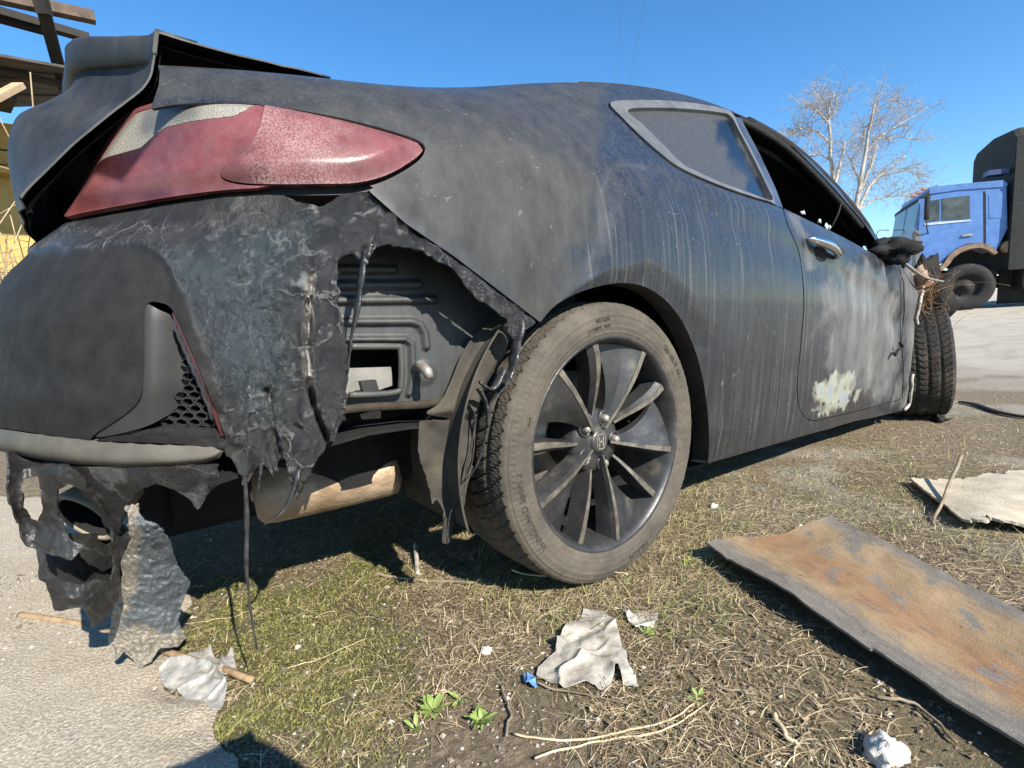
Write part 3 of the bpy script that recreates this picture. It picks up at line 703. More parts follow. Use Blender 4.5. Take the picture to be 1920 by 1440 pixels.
# lower lip: dusty band standing proud of the skin
LIP = [(-140, 782), (0, 804), (100, 818), (200, 829), (300, 834), (380, 836), (414, 838), (420, 845), (412, 858), (390, 867), (330, 874), (240, 876), (150, 871), (80, 862), (0, 847), (-140, 822)]
ls = sd_poly(CQ, LIP); panel('lower_lip', LIP, [], 0, MT['tanlip'], bumper, .016*np.sqrt(np.clip(smooth(0, -22, ls), 0, 1)), .02, V=CV, T=CT, N=CN, attr=False, extra=np.where(front, -1e3, 1.))
# vent recess: blade, floor, honeycomb, reflector
BLADE = crom([(269, 574), (290, 578), (312, 592), (327, 620), (333, 670), (331, 720), (318, 765), (290, 792), (240, 810), (172, 821), (238, 774), (263, 741), (268, 660)], 3)
bo = -.004-.030*smooth(272, 335, CQ[:, 0]); panel('vent_blade', BLADE, [], 0, MT['soft_black'], bumper, bo, .006, V=CV, T=CT, N=CN, attr=False)
panel('vent_floor', RECESS, [], -3, MT['char'], bumper, -.062, .004, V=CV, T=CT, N=CN, attr=False)
LEDGE = [(172, 822), (240, 812), (300, 806), (398, 812), (418, 824), (424, 836), (300, 832), (200, 828)]
panel('vent_ledge', LEDGE, [], 0, MT['black_plastic'], bumper, -.010, .05, V=CV, T=CT, N=CN, attr=False)
REFL = [(313, 578), (327, 586), (346, 620), (368, 664), (388, 712), (406, 764), (422, 824), (411, 820), (396, 776), (378, 726), (356, 676), (334, 626)]
o = panel('reflector', REFL, [], 0, MT['red'], bumper, -.006, .02, V=CV, T=CT, N=CN, attr=(('dust', 'shade'), np.stack([.08+0*blue, .85+0*blue], 1))); o['label'] = 'dark red strip reflector beside the vent'
RIMS = [(309, 580), (315, 580), (336, 628), (358, 678), (380, 728), (398, 778), (412, 821), (405, 820), (391, 780), (372, 730), (350, 680), (328, 630)]
panel('reflector_rim', RIMS, [], 0, MT['black_plastic'], bumper, -.004, .008, V=CV, T=CT, N=CN, attr=False)
# honeycomb cells: hexagon frames set into the recess
GR = crom([(334, 640), (346, 660), (362, 700), (380, 745), (396, 790), (404, 815), (300, 808), (318, 780), (332, 745), (337, 700)], 2)
def corner_pt(px, o_):
    out = []
    for p in np.atleast_2d(px):
        d = ((CQ-p)**2).sum(1)+np.where(front, 0, 1e9); k = np.argpartition(d, 4)[:4]; wt = 1/(d[k]+1e-3); out.append(((CV[k]+CN[k]*o_)*wt[:, None]).sum(0)/wt.sum())
    return np.array(out)
hexes = []; cwid, chei = 27., 17.
for r in range(14):
    for c in range(6):
        cx_, cy_ = 300+c*cwid+(r % 2)*cwid/2, 640+r*chei*.78
        if sd_poly(np.array([[cx_, cy_]]), GR)[0] > 5: continue
        a = np.arange(6)*np.pi/3; ring = np.stack([cx_+.56*cwid*np.cos(a), cy_+.56*chei*np.sin(a)], 1)
        p0 = corner_pt(ring, -.020); p1 = corner_pt(ring, -.045); pc = p0.mean(0); pi_ = p0+(pc-p0)*.22; pj = p1+(p1.mean(0)-p1)*.10
        V6 = np.vstack([p0, pi_, pj, p1]); F6 = []
        for i in range(6):
            j = (i+1) % 6; F6 += [(i, j, 6+j, 6+i), (6+i, 6+j, 12+j, 12+i), (i, 18+i, 18+j, j)]
        hexes.append((V6, F6))
V, F = merge(hexes); mesh_obj('honeycomb_grille', V, F, MT['black_plastic'], bumper, False)
# strings and tongues of molten plastic, hanging
def drip(pts, y, r0, r1, flat=.5, n=26, mat='melt2', name='plastic_drip', parent=None):
    y = np.broadcast_to(np.asarray(y, float), (len(pts),)); P = hy(np.asarray(pts, float), y)
    C_ = crom(P, max(2, n//len(pts)), False); m = len(C_); s = np.linspace(0, 1, m)
    r = (r0+(r1-r0)*s)*(1+.3*fbm(np.stack([s*14, s*0, s*0+hash(name) % 7], -1), 3, len(pts)))
    return tube(name, C_, np.maximum(r, .0006), MT[mat], parent or bumper, 7, flat)
mm = Mat('black_plastic_string'); n_ = mm.noise(60, 5, .6); MT['melt2'] = mm.done(mm.ramp(n_, (.3, (.012, .012, .012)), (.7, (.05, .05, .052))), .32, mm.bump(n_, .003), 0, .5)
drip([(458, 885), (462, 940), (463, 1000), (462, 1060), (466, 1110), (472, 1160), (481, 1216)], [-.80, -.80, -.80, -.80, -.805, -.81, -.815], .007, .0028)
drip([(560, 880), (552, 910), (538, 945), (520, 968), (494, 984)], -.86, .010, .0012, .35)
drip([(490, 870), (487, 895), (484, 920)], -.83, .006, .002)
drip([(684, 470), (680, 500), (674, 545), (668, 590), (660, 625), (655, 660), (650, 700)], [-.885, -.885, -.882, -.88, -.876, -.87, -.866], .010, .006, .35)
drip([(690, 462), (684, 490), (678, 520)], -.886, .018, .007, .3)
drip([(976, 600), (966, 640), (964, 680), (960, 700), (935, 735), (918, 760), (915, 790), (905, 840), (890, 880), (872, 900)], [-.905, -.9, -.895, -.89, -.88, -.875, -.872, -.87, -.865, -.86], .012, .0015, .35)
drip([(975, 605), (968, 640), (960, 690), (945, 720)], -.903, .020, .008, .3)
drip([(945, 690), (925, 728), (905, 722), (898, 714)], -.878, .012, .003, .4)
drip([(898, 730), (912, 760), (914, 800)], -.874, .010, .004, .4)
drip([(894, 770), (885, 830), (875, 880), (868, 930), (845, 960), (838, 1020)], -.84, .0022, .0016, 1, name='plastic_string')

# ---- inner rear panel behind the hole: pressed ribs, pressure vent, hook
xs, zs = np.meshgrid(np.linspace(-.72, -.13, 210), np.linspace(.40, .84, 170), indexing='ij')
yy = -.772-.015*smooth(-.60, -.18, xs)+.012*np.sin(zs*8)
IV = np.stack([xs, yy, zs], -1).reshape(-1, 3); IQ = proj(IV); IT = grid_tris(210, 170)
ribs = [([(600, 505), (737, 506)], 8), ([(600, 536), (782, 534)], 8.5), ([(600, 564), (812, 562)], 7.5), ([(600, 604), (770, 603), (786, 609), (795, 625), (798, 650)], 6.5), ([(600, 637), (758, 636), (770, 645), (772, 700), (765, 738)], 5)]
hgt = np.zeros(len(IV))
for l, w_ in ribs: hgt = np.maximum(hgt, .010*smooth(w_+3, w_*.35, sd_line(IQ, l)))
hgt += .006*smooth(28, 10, np.hypot(IQ[:, 0]-795, IQ[:, 1]-700)); IV[:, 1] -= hgt
VENT = [(600, 652), (742, 650), (750, 656), (752, 720), (740, 736), (600, 742)]
PAN = crom([(560, 420), (1000, 420), (960, 640), (905, 700), (848, 742), (700, 760), (560, 770)], 4)
W, S = largest(*clip(IV, IT, np.maximum(sd_poly(IQ, PAN), -sd_poly(IQ, VENT))))
m = Mat('inner_panel_primer'); sc = m.noise(7, 6, .62, (1, 1, 3)); drt = m.noise(1, 5, .6, (60, 30, 4))
c_ = m.ramp(drt, (.3, (.030, .032, .033)), (.7, (.052, .054, .053))); c_ = m.mix(m.ramp(sc, (.72, 0), (.76, 1)), c_, (.06, .17, .42))
MT['primer'] = m.done(c_, .5, m.bump(m.noise(80, 4), .0006), 0, .5)
inner = sheet('inner_panel', W, S, MT['primer'], car, .004, up=(0, -1, 0)); inner['label'] = 'grey ribbed inner body panel behind the torn bumper'
fr = hy([(655, 650), (742, 650), (751, 657), (752, 718), (740, 736), (655, 741)], -.80); tube('vent_frame', crom(fr, 5, False), .006, MT['grey_plastic'], inner, 8)
fl = np.vstack([hy([(600, 692), (733, 688), (738, 722), (700, 735), (600, 742)], -.765)]); Vv, Fv = prism_data(fl, 0, .006, lambda p, h: p+np.array([0, h, 0])); mm = plain('pale_vent_flap', (.13, .13, .12), (.22, .215, .195), 20, .5, .0006); mesh_obj('vent_flap', Vv, Fv, mm, inner, False)
box('vent_cavity', (-.70, -.70, .44), (-.40, -.69, .60), MT['char'], inner)
cl_ = hy([(676, 715), (705, 712), (712, 735), (682, 738)], -.803); Vv, Fv = prism_data(cl_, 0, .012, lambda p, h: p+np.array([0, h, 0])); mesh_obj('vent_clip', Vv, Fv, MT['black_plastic'], inner, False)
hk = hy([(795, 690)], -.83)[0]; Vv, Fv = tube_data([hk+np.array([0, .03, 0]), hk, hk+np.array([0, -.012, -.006]), hk+np.array([.002, -.016, -.018])], [.009, .010, .010, .008], 10); mesh_obj('stud', Vv, Fv, MT['steel_dirty'], inner)
pw = hy([(560, 790), (650, 768), (720, 762), (800, 758), (848, 745), (890, 740)], -.80); Vv, Fv = tube_data(crom(pw, 4, False), .005, 8, 1.6); mesh_obj('pinch_weld', Vv, Fv, plain('rusty_underside', (.014, .011, .008), (.045, .033, .02), 25, .8, .003), inner)
# wheel-house liner: rear half of an arch round the tyre
LN = []
for a in np.radians(np.linspace(112, 196, 34)):
    LN.append([(.40*np.cos(a), y_, .335+.40*np.sin(a)) for y_ in np.linspace(-.878, -.60, 16)])
LN = np.array(LN); LN[:, 0, 0] -= .01
MT['liner'] = plain('dusty_felt_liner', (.018, .0175, .016), (.070, .062, .046), 11, .85, .0015, 0, (1, 1, 1), 300)
sheet('wheel_liner', LN.reshape(-1, 3), grid_tris(*LN.shape[:2]), MT['liner'], car, .004)
# outer flange of the liner seen behind the tyre
FLG = crom([(940, 612), (900, 618), (868, 660), (845, 715), (825, 755), (800, 776), (870, 785), (893, 780), (905, 735), (930, 690), (952, 650)], 4)
xs2, zs2 = np.meshgrid(np.linspace(-.48, -.10, 90), np.linspace(.36, .68, 80), indexing='ij')
y2 = -.805-.028*smooth(-.40, -.24, xs2); FV = np.stack([xs2, y2, zs2], -1).reshape(-1, 3); fq = proj(FV)
FV[:, 1] -= .016*smooth(4, -16, sd_poly(fq, FLG)); W, S = largest(*clip(FV, grid_tris(90, 80), sd_poly(proj(FV), FLG))); sheet('liner_flange', W, S, MT['liner'], car, .006, up=(0, -1, 0))
# mud flap, ragged at its foot
MF = np.vstack([[(786, 790), (893, 786), (890, 840)], ragged([(880, 900), (868, 950), (850, 985), (836, 1020), (826, 1018), (832, 960), (820, 935), (812, 950), (800, 905), (790, 870), (784, 840)], 3, 4, 9, False)])
xs3, zs3 = np.meshgrid(np.linspace(-.52, -.22, 70), np.linspace(.10, .46, 80), indexing='ij')
MV = np.stack([xs3, -.79-.03*np.cos((xs3+.36)*14)+.012*fbm(np.stack([xs3*12, zs3*12, xs3*0], -1), 3, 3), zs3], -1).reshape(-1, 3)
W, S = largest(*clip(MV, grid_tris(70, 80), sd_poly(proj(MV), MF))); sheet('mud_flap', W, S, MT['liner'], car, .004, up=(0, -1, 0), back=True)

# ---- silencer, tail pipe, torn undertray
ea = hy([(745, 872)], -.60)[0]; c0 = hy([(480, 928)], -.53)[0]; ax = ea-c0; Lm = np.linalg.norm(ax); ax /= Lm
prof = [(.0, 0), (.05, 0), (.060, .010), (.063, .03), (.064, Lm*.5), (.063, Lm-.03), (.060, Lm-.012), (.04, Lm), (0, Lm)]
Vl, Fl = lathe_data(prof, 40); mu = np.cross((0, 0, 1), ax); mu /= np.linalg.norm(mu)
mesh_obj('silencer', xf(Vl, c0, mu*1.25, ax, np.cross(ax, mu)), Fl, MT['muffler'], car)
tube('exhaust_pipe', crom([ea-ax*.02, (-.25, -.50, .33), (.1, -.42, .34), (.6, -.2, .24), (1.8, -.1, .2)], 6, False), .028, MT['muffler'], car, 12)
tp = hy([(158, 972)], -.56)[0]; dn = rays([(158, 972)])[0]; dn /= np.linalg.norm(dn); lt_ = -CAM_R*.72-CAM_U*.70; lt_ -= dn*(lt_@dn); lt_ /= np.linalg.norm(lt_); ta = lt_*.84-dn*.54; ta /= np.linalg.norm(ta)
ex_ = CAM_R*.66-CAM_U*.75; ex_ -= dn*(ex_@dn); ex_ -= ta*(ex_@ta); ex_ /= np.linalg.norm(ex_); ez_ = np.cross(ex_, ta)
Vl, Fl = lathe_data([(.036, -.16), (.043, -.05), (.049, 0), (.047, .004), (.042, .004), (.0395, -.001)], 40)
Vb, Fb = lathe_data([(.0396, -.001), (.036, -.10), (.030, -.16), (0, -.162)], 40)
mesh_obj('tail_pipe', xf(Vl*np.array([1, .6, 1]), tp, ex_*1.15, ta, ez_*.75), Fl, plain('sooty_tail_pipe', (.12, .10, .07), (.30, .265, .20), 30, .6, .0008, .0), car)
mesh_obj('tail_pipe_bore', xf(Vb*np.array([1, .6, 1]), tp, ex_*1.15, ta, ez_*.75), Fb, MT['char'], car)
tube('tail_pipe_neck', crom([tp-ta*.09, tp-ta*.12, tp+np.array([.12, .22, .05]), c0+np.array([-.02, .14, 0]), c0+ax*.02], 6, False), .03, MT['muffler'], car, 12)
# ---- boot lid, sprung open, with lip spoiler
ED = np.array([(620, 146), (490, 112), (370, 80), (292, 56), (288, 103), (274, 148), (238, 184), (200, 215), (142, 264), (90, 312), (56, 345), (36, 372)], float)
edge = hy(ED, -.60); edge = np.stack([edge[:, 0], edge[:, 2]], 1)
mid = np.array([(-.45, 1.135), (-.60, 1.170), (-.76, 1.192), (-.885, 1.198), (-.890, 1.148), (-.905, 1.118), (-.935, 1.090), (-.968, 1.068), (-.993, 1.040), (-1.004, .985), (-1.008, .925), (-1.002, .872)])
ysx = np.linspace(-.60, .60, 90); rows = []
for y_ in ysx:
    t = smooth(.60, .28, abs(y_)); pr = edge*(1-t)+mid*t; pr = pr+np.array([-.018, .012])*smooth(.3, 0, abs(y_))
    c_ = np.concatenate([spline1(np.arange(4.), pr[:4], np.linspace(0, 3, 22)), spline1(np.arange(8.), pr[4:], np.linspace(0, 7, 46))])
    rows.append(np.stack([c_[:, 0], np.full(68, y_), c_[:, 1]], -1))
LGd = np.array(rows); lidV = LGd.reshape(-1, 3); lidT = grid_tris(90, 68)
ln = normals(lidV, lidT)
if ln[:, 2].mean() < 0: lidT = lidT[:, ::-1]; ln = -ln
lidV = lidV+ln*(.0025*fbm(lidV*10, 4, 6))[:, None]
lid = sheet('boot_lid', lidV, lidT, MT['lid'], car, .003); lid['label'] = 'boot lid sprung open at the rear'
inner_y = lidV.copy(); inner_y[:, 1] *= .95
sheet('lid_lining', inner_y-ln*.008, lidT, MT['char'], lid, .002)
# spoiler: lip standing off the trailing edge
sp = []
for k in range(90):
    a_, b_, f_ = LGd[k, 21], LGd[k, 22], LGd[k, 14]; tz = float(smooth(.60, .50, abs(ysx[k])))
    sp.append([f_+np.array([0, 0, .002]), (f_*.4+a_*.6)+np.array([0, 0, .002+.008*tz]), a_+np.array([-.010*tz, 0, .002+.008*tz]), a_+np.array([-.016*tz-.001, 0, .002]), b_+np.array([-.014*tz-.001, 0, .006]), b_+np.array([.0, 0, .0])])
sp = np.array(sp); o = sheet('spoiler', sp.reshape(-1, 3), grid_tris(90, 6), MT['lid'], lid, .006)
# boot opening: gutter walls and tail panel, black inside
gx, gz = np.meshgrid(np.linspace(-.87, -.10, 30), np.linspace(.30, 1.0, 20), indexing='ij')
gx = gx*.9-.05
for s in (1, -1): grid_sheet('boot_side_wall', np.stack([gx, s*(-.66+.20*smooth(-.5, -.84, gx)), gz-.06*smooth(-.5, -.84, gx)], -1), MT['char'])
gy, gz = np.meshgrid(np.linspace(-.62, .62, 30), np.linspace(.42, .80, 14), indexing='ij')
grid_sheet('tail_panel', np.stack([-.955+.12*(gy/.62)**2+.12*smooth(.7, .8, gz), gy, gz], -1), MT['char'])
# far rear lamp, mirrored
o = bpy.data.objects.new('rear_lamp', bpy.data.objects['side_lens'].data); COL.objects.link(o); o.parent = car; o.scale = (1, -1, 1)

# ---- wheels
TW, TR = .120, .334
def tyre_mesh():
    prof = [(.245, -.100), (.252, -.112), (.268, -.1175), (.285, -.120), (.302, -.1185), (.315, -.114), (.3235, -.108), (.328, -.103)]
    pr_ = np.array(prof); rs_ = np.linspace(.245, .328, 44); prof = list(zip(rs_, np.interp(rs_, pr_[:, 0], pr_[:, 1])))
    tread = [(TR-.0055*(abs(v)/.097)**3.2, v) for v in np.linspace(-.0985, .0985, 46)]
    prof = prof+tread+[(r, -v) for r, v in prof[::-1]]
    prof = np.array(prof); n = len(prof); NA = 960
    a = np.linspace(0, 2*np.pi, NA, endpoint=False); A, I = np.meshgrid(a, np.arange(n), indexing='ij')
    R = prof[I, 0].copy(); Y = prof[I, 1]
    on = (np.abs(Y) <= .1035)*(prof[I, 0] > .322)
    ph = A/(2*np.pi)*66+np.abs(Y)/.1*1.7+.25*np.sin(Y*30)
    fr_ = np.abs((ph % 1)-.5)*2; lat = smooth(.80, .92, fr_)
    sp_ = np.abs(((ph*4) % 1)-.5)*2; sipe = smooth(.80, .95, sp_)*(np.abs(Y) > .012)
    cg = np.maximum.reduce([np.exp(-((Y-c)/.0045)**2) for c in (-.066, -.022, .022, .066)])
    dep = np.maximum(np.maximum(lat*.008, sipe*.0035), cg*.008)*on
    R = R-dep
    sg = np.sign(Y); r0_ = prof[I, 0]; sw = ~on.astype(bool)
    for rr, hh in ((.261, .0016), (.2725, .0010), (.2990, .0016), (.3125, .0018), (.3205, .0014)): Y = Y+sg*sw*hh*np.exp(-((r0_-rr)/.0016)**2)
    Y = Y+sg*sw*.0010*(np.sin(A*160) > 0)*smooth(.3005, .302, r0_)*smooth(.3115, .310, r0_)+sg*sw*.0006*fbm(np.stack([A*30, r0_*60, A*0], -1), 3, 4)
    # raised rings on the side wall
    V = np.stack([R*np.cos(A), Y, R*np.sin(A)], -1).reshape(-1, 3)
    i = np.arange(NA*n).reshape(NA, n); j = np.roll(i, -1, 0)
    F = np.stack([i[:, :-1].ravel(), i[:, 1:].ravel(), j[:, 1:].ravel(), j[:, :-1].ravel()], 1)
    return V, F
mt_ = Mat('dusty_tyre_rubber'); n1 = mt_.noise(14, 6, .62); n2 = mt_.noise(150, 4, .65)
c_ = mt_.ramp(n1, (.28, (.020, .017, .013)), (.72, (.088, .073, .053))); c_ = mt_.mix(mt_.math('MULTIPLY', n2, .35), c_, (.14, .12, .095))
MT['tyre'] = mt_.done(c_, .82, mt_.bump(n2, .0012))
mt_ = Mat('charred_tyre'); n1 = mt_.noise(11, 6, .65); n2 = mt_.noise(80, 5, .7); pz = mt_.pos()
c_ = mt_.ramp(n1, (.3, (.006, .0055, .005)), (.52, (.028, .024, .018)), (.74, (.11, .09, .06)))
c_ = mt_.mix(mt_.ramp(mt_.math('ADD', pz[2], mt_.math('MULTIPLY', n1, .25)), (.50, 0), (.62, 1)), c_, (.008, .008, .008))
MT['tyre_burnt'] = mt_.done(c_, .8, mt_.bump(n2, .012))
def make_rim_mat():
    m = Mat('dark_alloy'); n = m.noise(18, 6, .62); d = m.noise(160, 4, .6)
    c = m.ramp(n, (.32, (.026, .027, .029)), (.58, (.052, .052, .052)), (.76, (.13, .118, .09)))
    return m.done(c, m.math('ADD', .26, m.math('MULTIPLY', d, .3)), m.bump(d, .0003), .35, .5)
MT['alloy'] = make_rim_mat()
MT['alloy_edge'] = plain('dusty_spoke_edge', (.040, .038, .032), (.17, .155, .12), 34, .5, .0006, .2)
def polar(r, deg, y): a = math.radians(deg); return (r*math.cos(a), y, r*math.sin(a))
tyV, tyF = tyre_mesh()
def wheel(loc, side, burnt=False):
    """side=-1: outer face toward -y"""
    wh = empty('wheel', loc); wh.parent = car; off = np.array(loc)
    def put(nm, V, F, mat, sm=True):
        V = np.array(V, float); V[:, 1] *= -side
        if side == 1: F = F[:, ::-1] if isinstance(F, np.ndarray) else [f[::-1] for f in F]
        return mesh_obj(nm, V+off, F, MT[mat], wh, sm)
    put('tyre', tyV, tyF, 'tyre_burnt' if burnt else 'tyre')
    V, F = lathe_data([(.252, -.104), (.2555, -.110), (.252, -.114), (.246, -.110), (.238, -.098), (.232, -.060), (.222, .02), (.222, .09), (.25, .105)], 120)
    put('rim_barrel', V, F, 'char' if burnt else 'alloy')
    if burnt: return wh
    V, F = lathe_data([(.0, .04), (.165, .04), (.165, .052), (0, .052)], 60); put('brake_disc', V, F, 'steel_dirty')
    return wh
rear_w = wheel((0, -.787, .331), -1)
rw0 = np.array([0, -.787, .331])
# angles of the spoke ridges, read off the wheel plane
def wang(px): h = hy([px], -.895)[0]-rw0; return math.degrees(math.atan2(h[2], h[0]))
RIDGE = [((1150, 797), (1062, 692)), ((1165, 800), (1228, 670)), ((1160, 853), (1262, 848)), ((1133, 868), (1180, 1000)), ((1118, 835), (1015, 940))]
THIN = [((1133, 770), (1122, 650)), ((1180, 797), (1248, 718)), ((1172, 868), (1237, 935)), ((1125, 890), (1095, 1030)), ((1105, 833), (1005, 855))]
def mean_off(L):
    v = [np.exp(1j*math.radians(5*wang(b))) for a, b in L]; return math.degrees(np.angle(np.mean(v)))/5
r_off = mean_off(RIDGE); t_off = mean_off(THIN)
print('spoke offsets', r_off, t_off, [round(wang(b)) for a, b in RIDGE], [round(wang(b)) for a, b in THIN])
def spoke_put(nm, V, F, mat, sm=False):
    return mesh_obj(nm, np.array(V, float)+rw0, F, MT[mat], rear_w, sm)
def loft_bar(sec):
    """closed 3D sections -> skin; every side strip has its own vertices so that edges stay crisp"""
    S_ = np.array(sec, float); m_, n_ = S_.shape[:2]; V, F = [], []
    for k in range(n_):
        o_ = len(V); V += [*S_[:, k]]; V += [*S_[:, (k+1) % n_]]; F += [(o_+i, o_+m_+i, o_+m_+i+1, o_+i+1) for i in range(m_-1)]
    return np.array(V), F
for k in range(5):
    a0 = r_off+72*k; secs = []; eds = []
    for t in np.linspace(0, 1, 16):
        r = .034+t*(.246-.034); yo = -.074-.030*math.sin(min(t*1.25, 1)*math.pi*.5)
        st = math.degrees((.0065+.010*t)/r); wd = st+math.degrees(.006/r)+31*t**.9; s0 = a0-.4*math.sin(t*math.pi)
        secs.append([polar(r, s0, yo), polar(r, s0+st, yo+.002), polar(r, s0+st+(wd-st)*.45, yo+.008+.012*t), polar(r, s0+wd, yo+.016+.030*t), polar(r, s0+wd, yo+.050), polar(r, s0-st*.5-2*t, yo+.050), polar(r, s0-st*.3, yo+.010)])
        eds.append([polar(r, s0+.2, yo-.0014), polar(r, s0+st*.9, yo-.0002), polar(r, s0+st*.9, yo+.003), polar(r, s0+.2, yo+.003)])
    V, F = loft_bar(secs); spoke_put('spoke', V, F, 'alloy', True)
    V, F = loft_bar(eds); spoke_put('spoke_edge', V, F, 'alloy_edge', True)
    a1 = t_off+72*k; secs = []; eds = []
    for t in np.linspace(0, 1, 16):
        r = .070+t*(.246-.070); wd = math.degrees((.011+.019*t)/r); yo = -.062-.036*math.sin(min(t*1.15, 1)*math.pi*.5); s0 = a1-2.5*math.sin(t*math.pi)+4*(1-t)
        secs.append([polar(r, s0-wd/2, yo), polar(r, s0+wd*.1, yo+.001), polar(r, s0+wd/2, yo+.012), polar(r, s0+wd*.6, yo+.050), polar(r, s0-wd*.6, yo+.050)])
        eds.append([polar(r, s0-wd*.48, yo-.0014), polar(r, s0+wd*.08, yo-.0006), polar(r, s0+wd*.08, yo+.003), polar(r, s0-wd*.48, yo+.003)])
    V, F = loft_bar(secs); spoke_put('thin_spoke', V, F, 'alloy', True)
    V, F = loft_bar(eds); spoke_put('thin_spoke_edge', V, F, 'alloy_edge', True)
V, F = lathe_data([(0, -.066), (.030, -.066), (.034, -.062), (.045, -.064), (.072, -.058), (.080, -.045), (.080, .03), (0, .03)], 48); spoke_put('hub', V, F, 'alloy', True)
LUG = [(1150, 785), (1113, 808), (1168, 828), (1110, 866), (1146, 876)]
l_off = math.degrees(np.angle(np.mean([np.exp(1j*math.radians(5*wang(p))) for p in LUG])))/5
for k in range(5):
    c = np.array(polar(.0575, l_off+72*k, 0)); V, F = lathe_data([(.0, -.078), (.006, -.078), (.0095, -.073), (.0105, -.066), (.0105, -.05)], 6 if False else 14); V = V+c; spoke_put('lug_nut', V, F, 'steel_dirty', True)
    V, F = lathe_data([(.013, -.060), (.017, -.067), (.019, -.067), (.021, -.060), (.021, -.05)], 24); spoke_put('lug_well', V+c, F, 'alloy', True)
V, F = lathe_data([(0, -.0715), (.024, -.0715), (.028, -.069), (.030, -.064), (.030, -.05)], 40); spoke_put('centre_cap', V, F, 'alloy', True)
# maker's emblem on the cap: letter inside a rounded frame
def cap_strip(pts, w_):
    V, F = [], []
    pts = np.asarray(pts, float); t = np.gradient(pts, axis=0); t /= np.linalg.norm(t, axis=1)[:, None]; nn = np.stack([-t[:, 1], t[:, 0]], 1)
    L_, R_ = pts+nn*w_/2, pts-nn*w_/2
    for yo in (-.0738, -.070):
        for q in (L_, R_): V += [(x, yo, z) for x, z in q]
    n = len(pts)
    for i in range(n-1): F += [(i, i+1, n+i+1, n+i), (i, 2*n+i, 2*n+i+1, i+1), (n+i, n+i+1, 3*n+i+1, 3*n+i)]
    return np.array(V), F
sq = crom([(-.013, .016), (0, .0175), (.013, .016), (.0145, .004), (.0125, -.010), (.009, -.0165), (0, -.0178), (-.009, -.0165), (-.0125, -.010), (-.0145, .004)], 5)
parts = [cap_strip(np.vstack([sq, sq[:1]]), .0022), cap_strip([(-.0085, .0125), (-.0062, 0), (-.0065, -.0115)], .0042), cap_strip([(.0085, .0125), (.0062, 0), (.0065, -.0115)], .0042), cap_strip([(-.0065, .0), (.0065, .0)], .0045)]
V, F = merge(parts); spoke_put('cap_emblem', V, F, 'steel_dirty')
# raised lettering on the side wall
def side_text(txt, r, a_mid, size, flip=1, bold=0.0, mat='tyre_letter', name='tyre_lettering'):
    cu = bpy.data.curves.new('lettering_curve', 'FONT'); cu.body = txt; cu.size = size; cu.extrude = .0007; cu.align_x = 'CENTER'; cu.offset = bold; cu.resolution_u = 2
    to = bpy.data.objects.new('lettering_tmp', cu); COL.objects.link(to); dg = bpy.context.evaluated_depsgraph_get()
    me = bpy.data.meshes.new_from_object(to.evaluated_get(dg)); bpy.data.objects.remove(to); bpy.data.curves.remove(cu)
    P = np.array([v.co[:] for v in me.vertices]); F = [tuple(p.vertices) for p in me.polygons]; bpy.data.meshes.remove(me)
    a = math.radians(a_mid)-flip*P[:, 0]/r; rr = r+flip*P[:, 1]
    yo = np.interp(rr, [.252, .268, .285, .302, .315], [-.112, -.1175, -.120, -.1185, -.114])-.0006-P[:, 2]
    V = np.stack([rr*np.cos(a), yo, rr*np.sin(a)], -1)
    return mesh_obj(name, V+rw0, F, MT[mat], rear_w, False)
MT['tyre_letter'] = plain('worn_tyre_lettering', (.018, .016, .014), (.05, .042, .034), 60, .75, .0004)
a_txt = wang((945, 960)); print('text angle', a_txt)
side_text('WINGUARD Sport 2', .286, 199, .021, 1, .0003)
side_text('235/40R19  96V', .283, 38, .017, 1, .0002); side_text('OUTSIDE  DOT', .272, 100, .011, 1)
side_text('NEXEN', .287, 285, .022, 1, .0002); side_text('M+S', .272, 160, .011, 1); side_text('NEXEN', .288, 97, .014, 1)
fw_ = wheel((2.62, -.838, .332), -1, True); fw_.rotation_euler = (math.radians(-5), 0, math.radians(21)); fw_.scale = (1, 1.12, 1)
for loc in ((0, .787, .331), (2.70, .79, .32)):
    wh = empty('wheel', loc); wh.parent = car
    for ch in list(fw_.children):
        c = ch.copy(); COL.objects.link(c); c.parent = wh
# suspension bits behind the rear wheel
tube('rear_axle_arm', [(0.0, -.70, .33), (.0, -.3, .30), (0, .3, .30), (0, .70, .33)], .03, MT['char'], car, 10)
tube('front_strut', [(2.70, -.66, .34), (2.66, -.60, .80)], .04, MT['char'], car, 10)

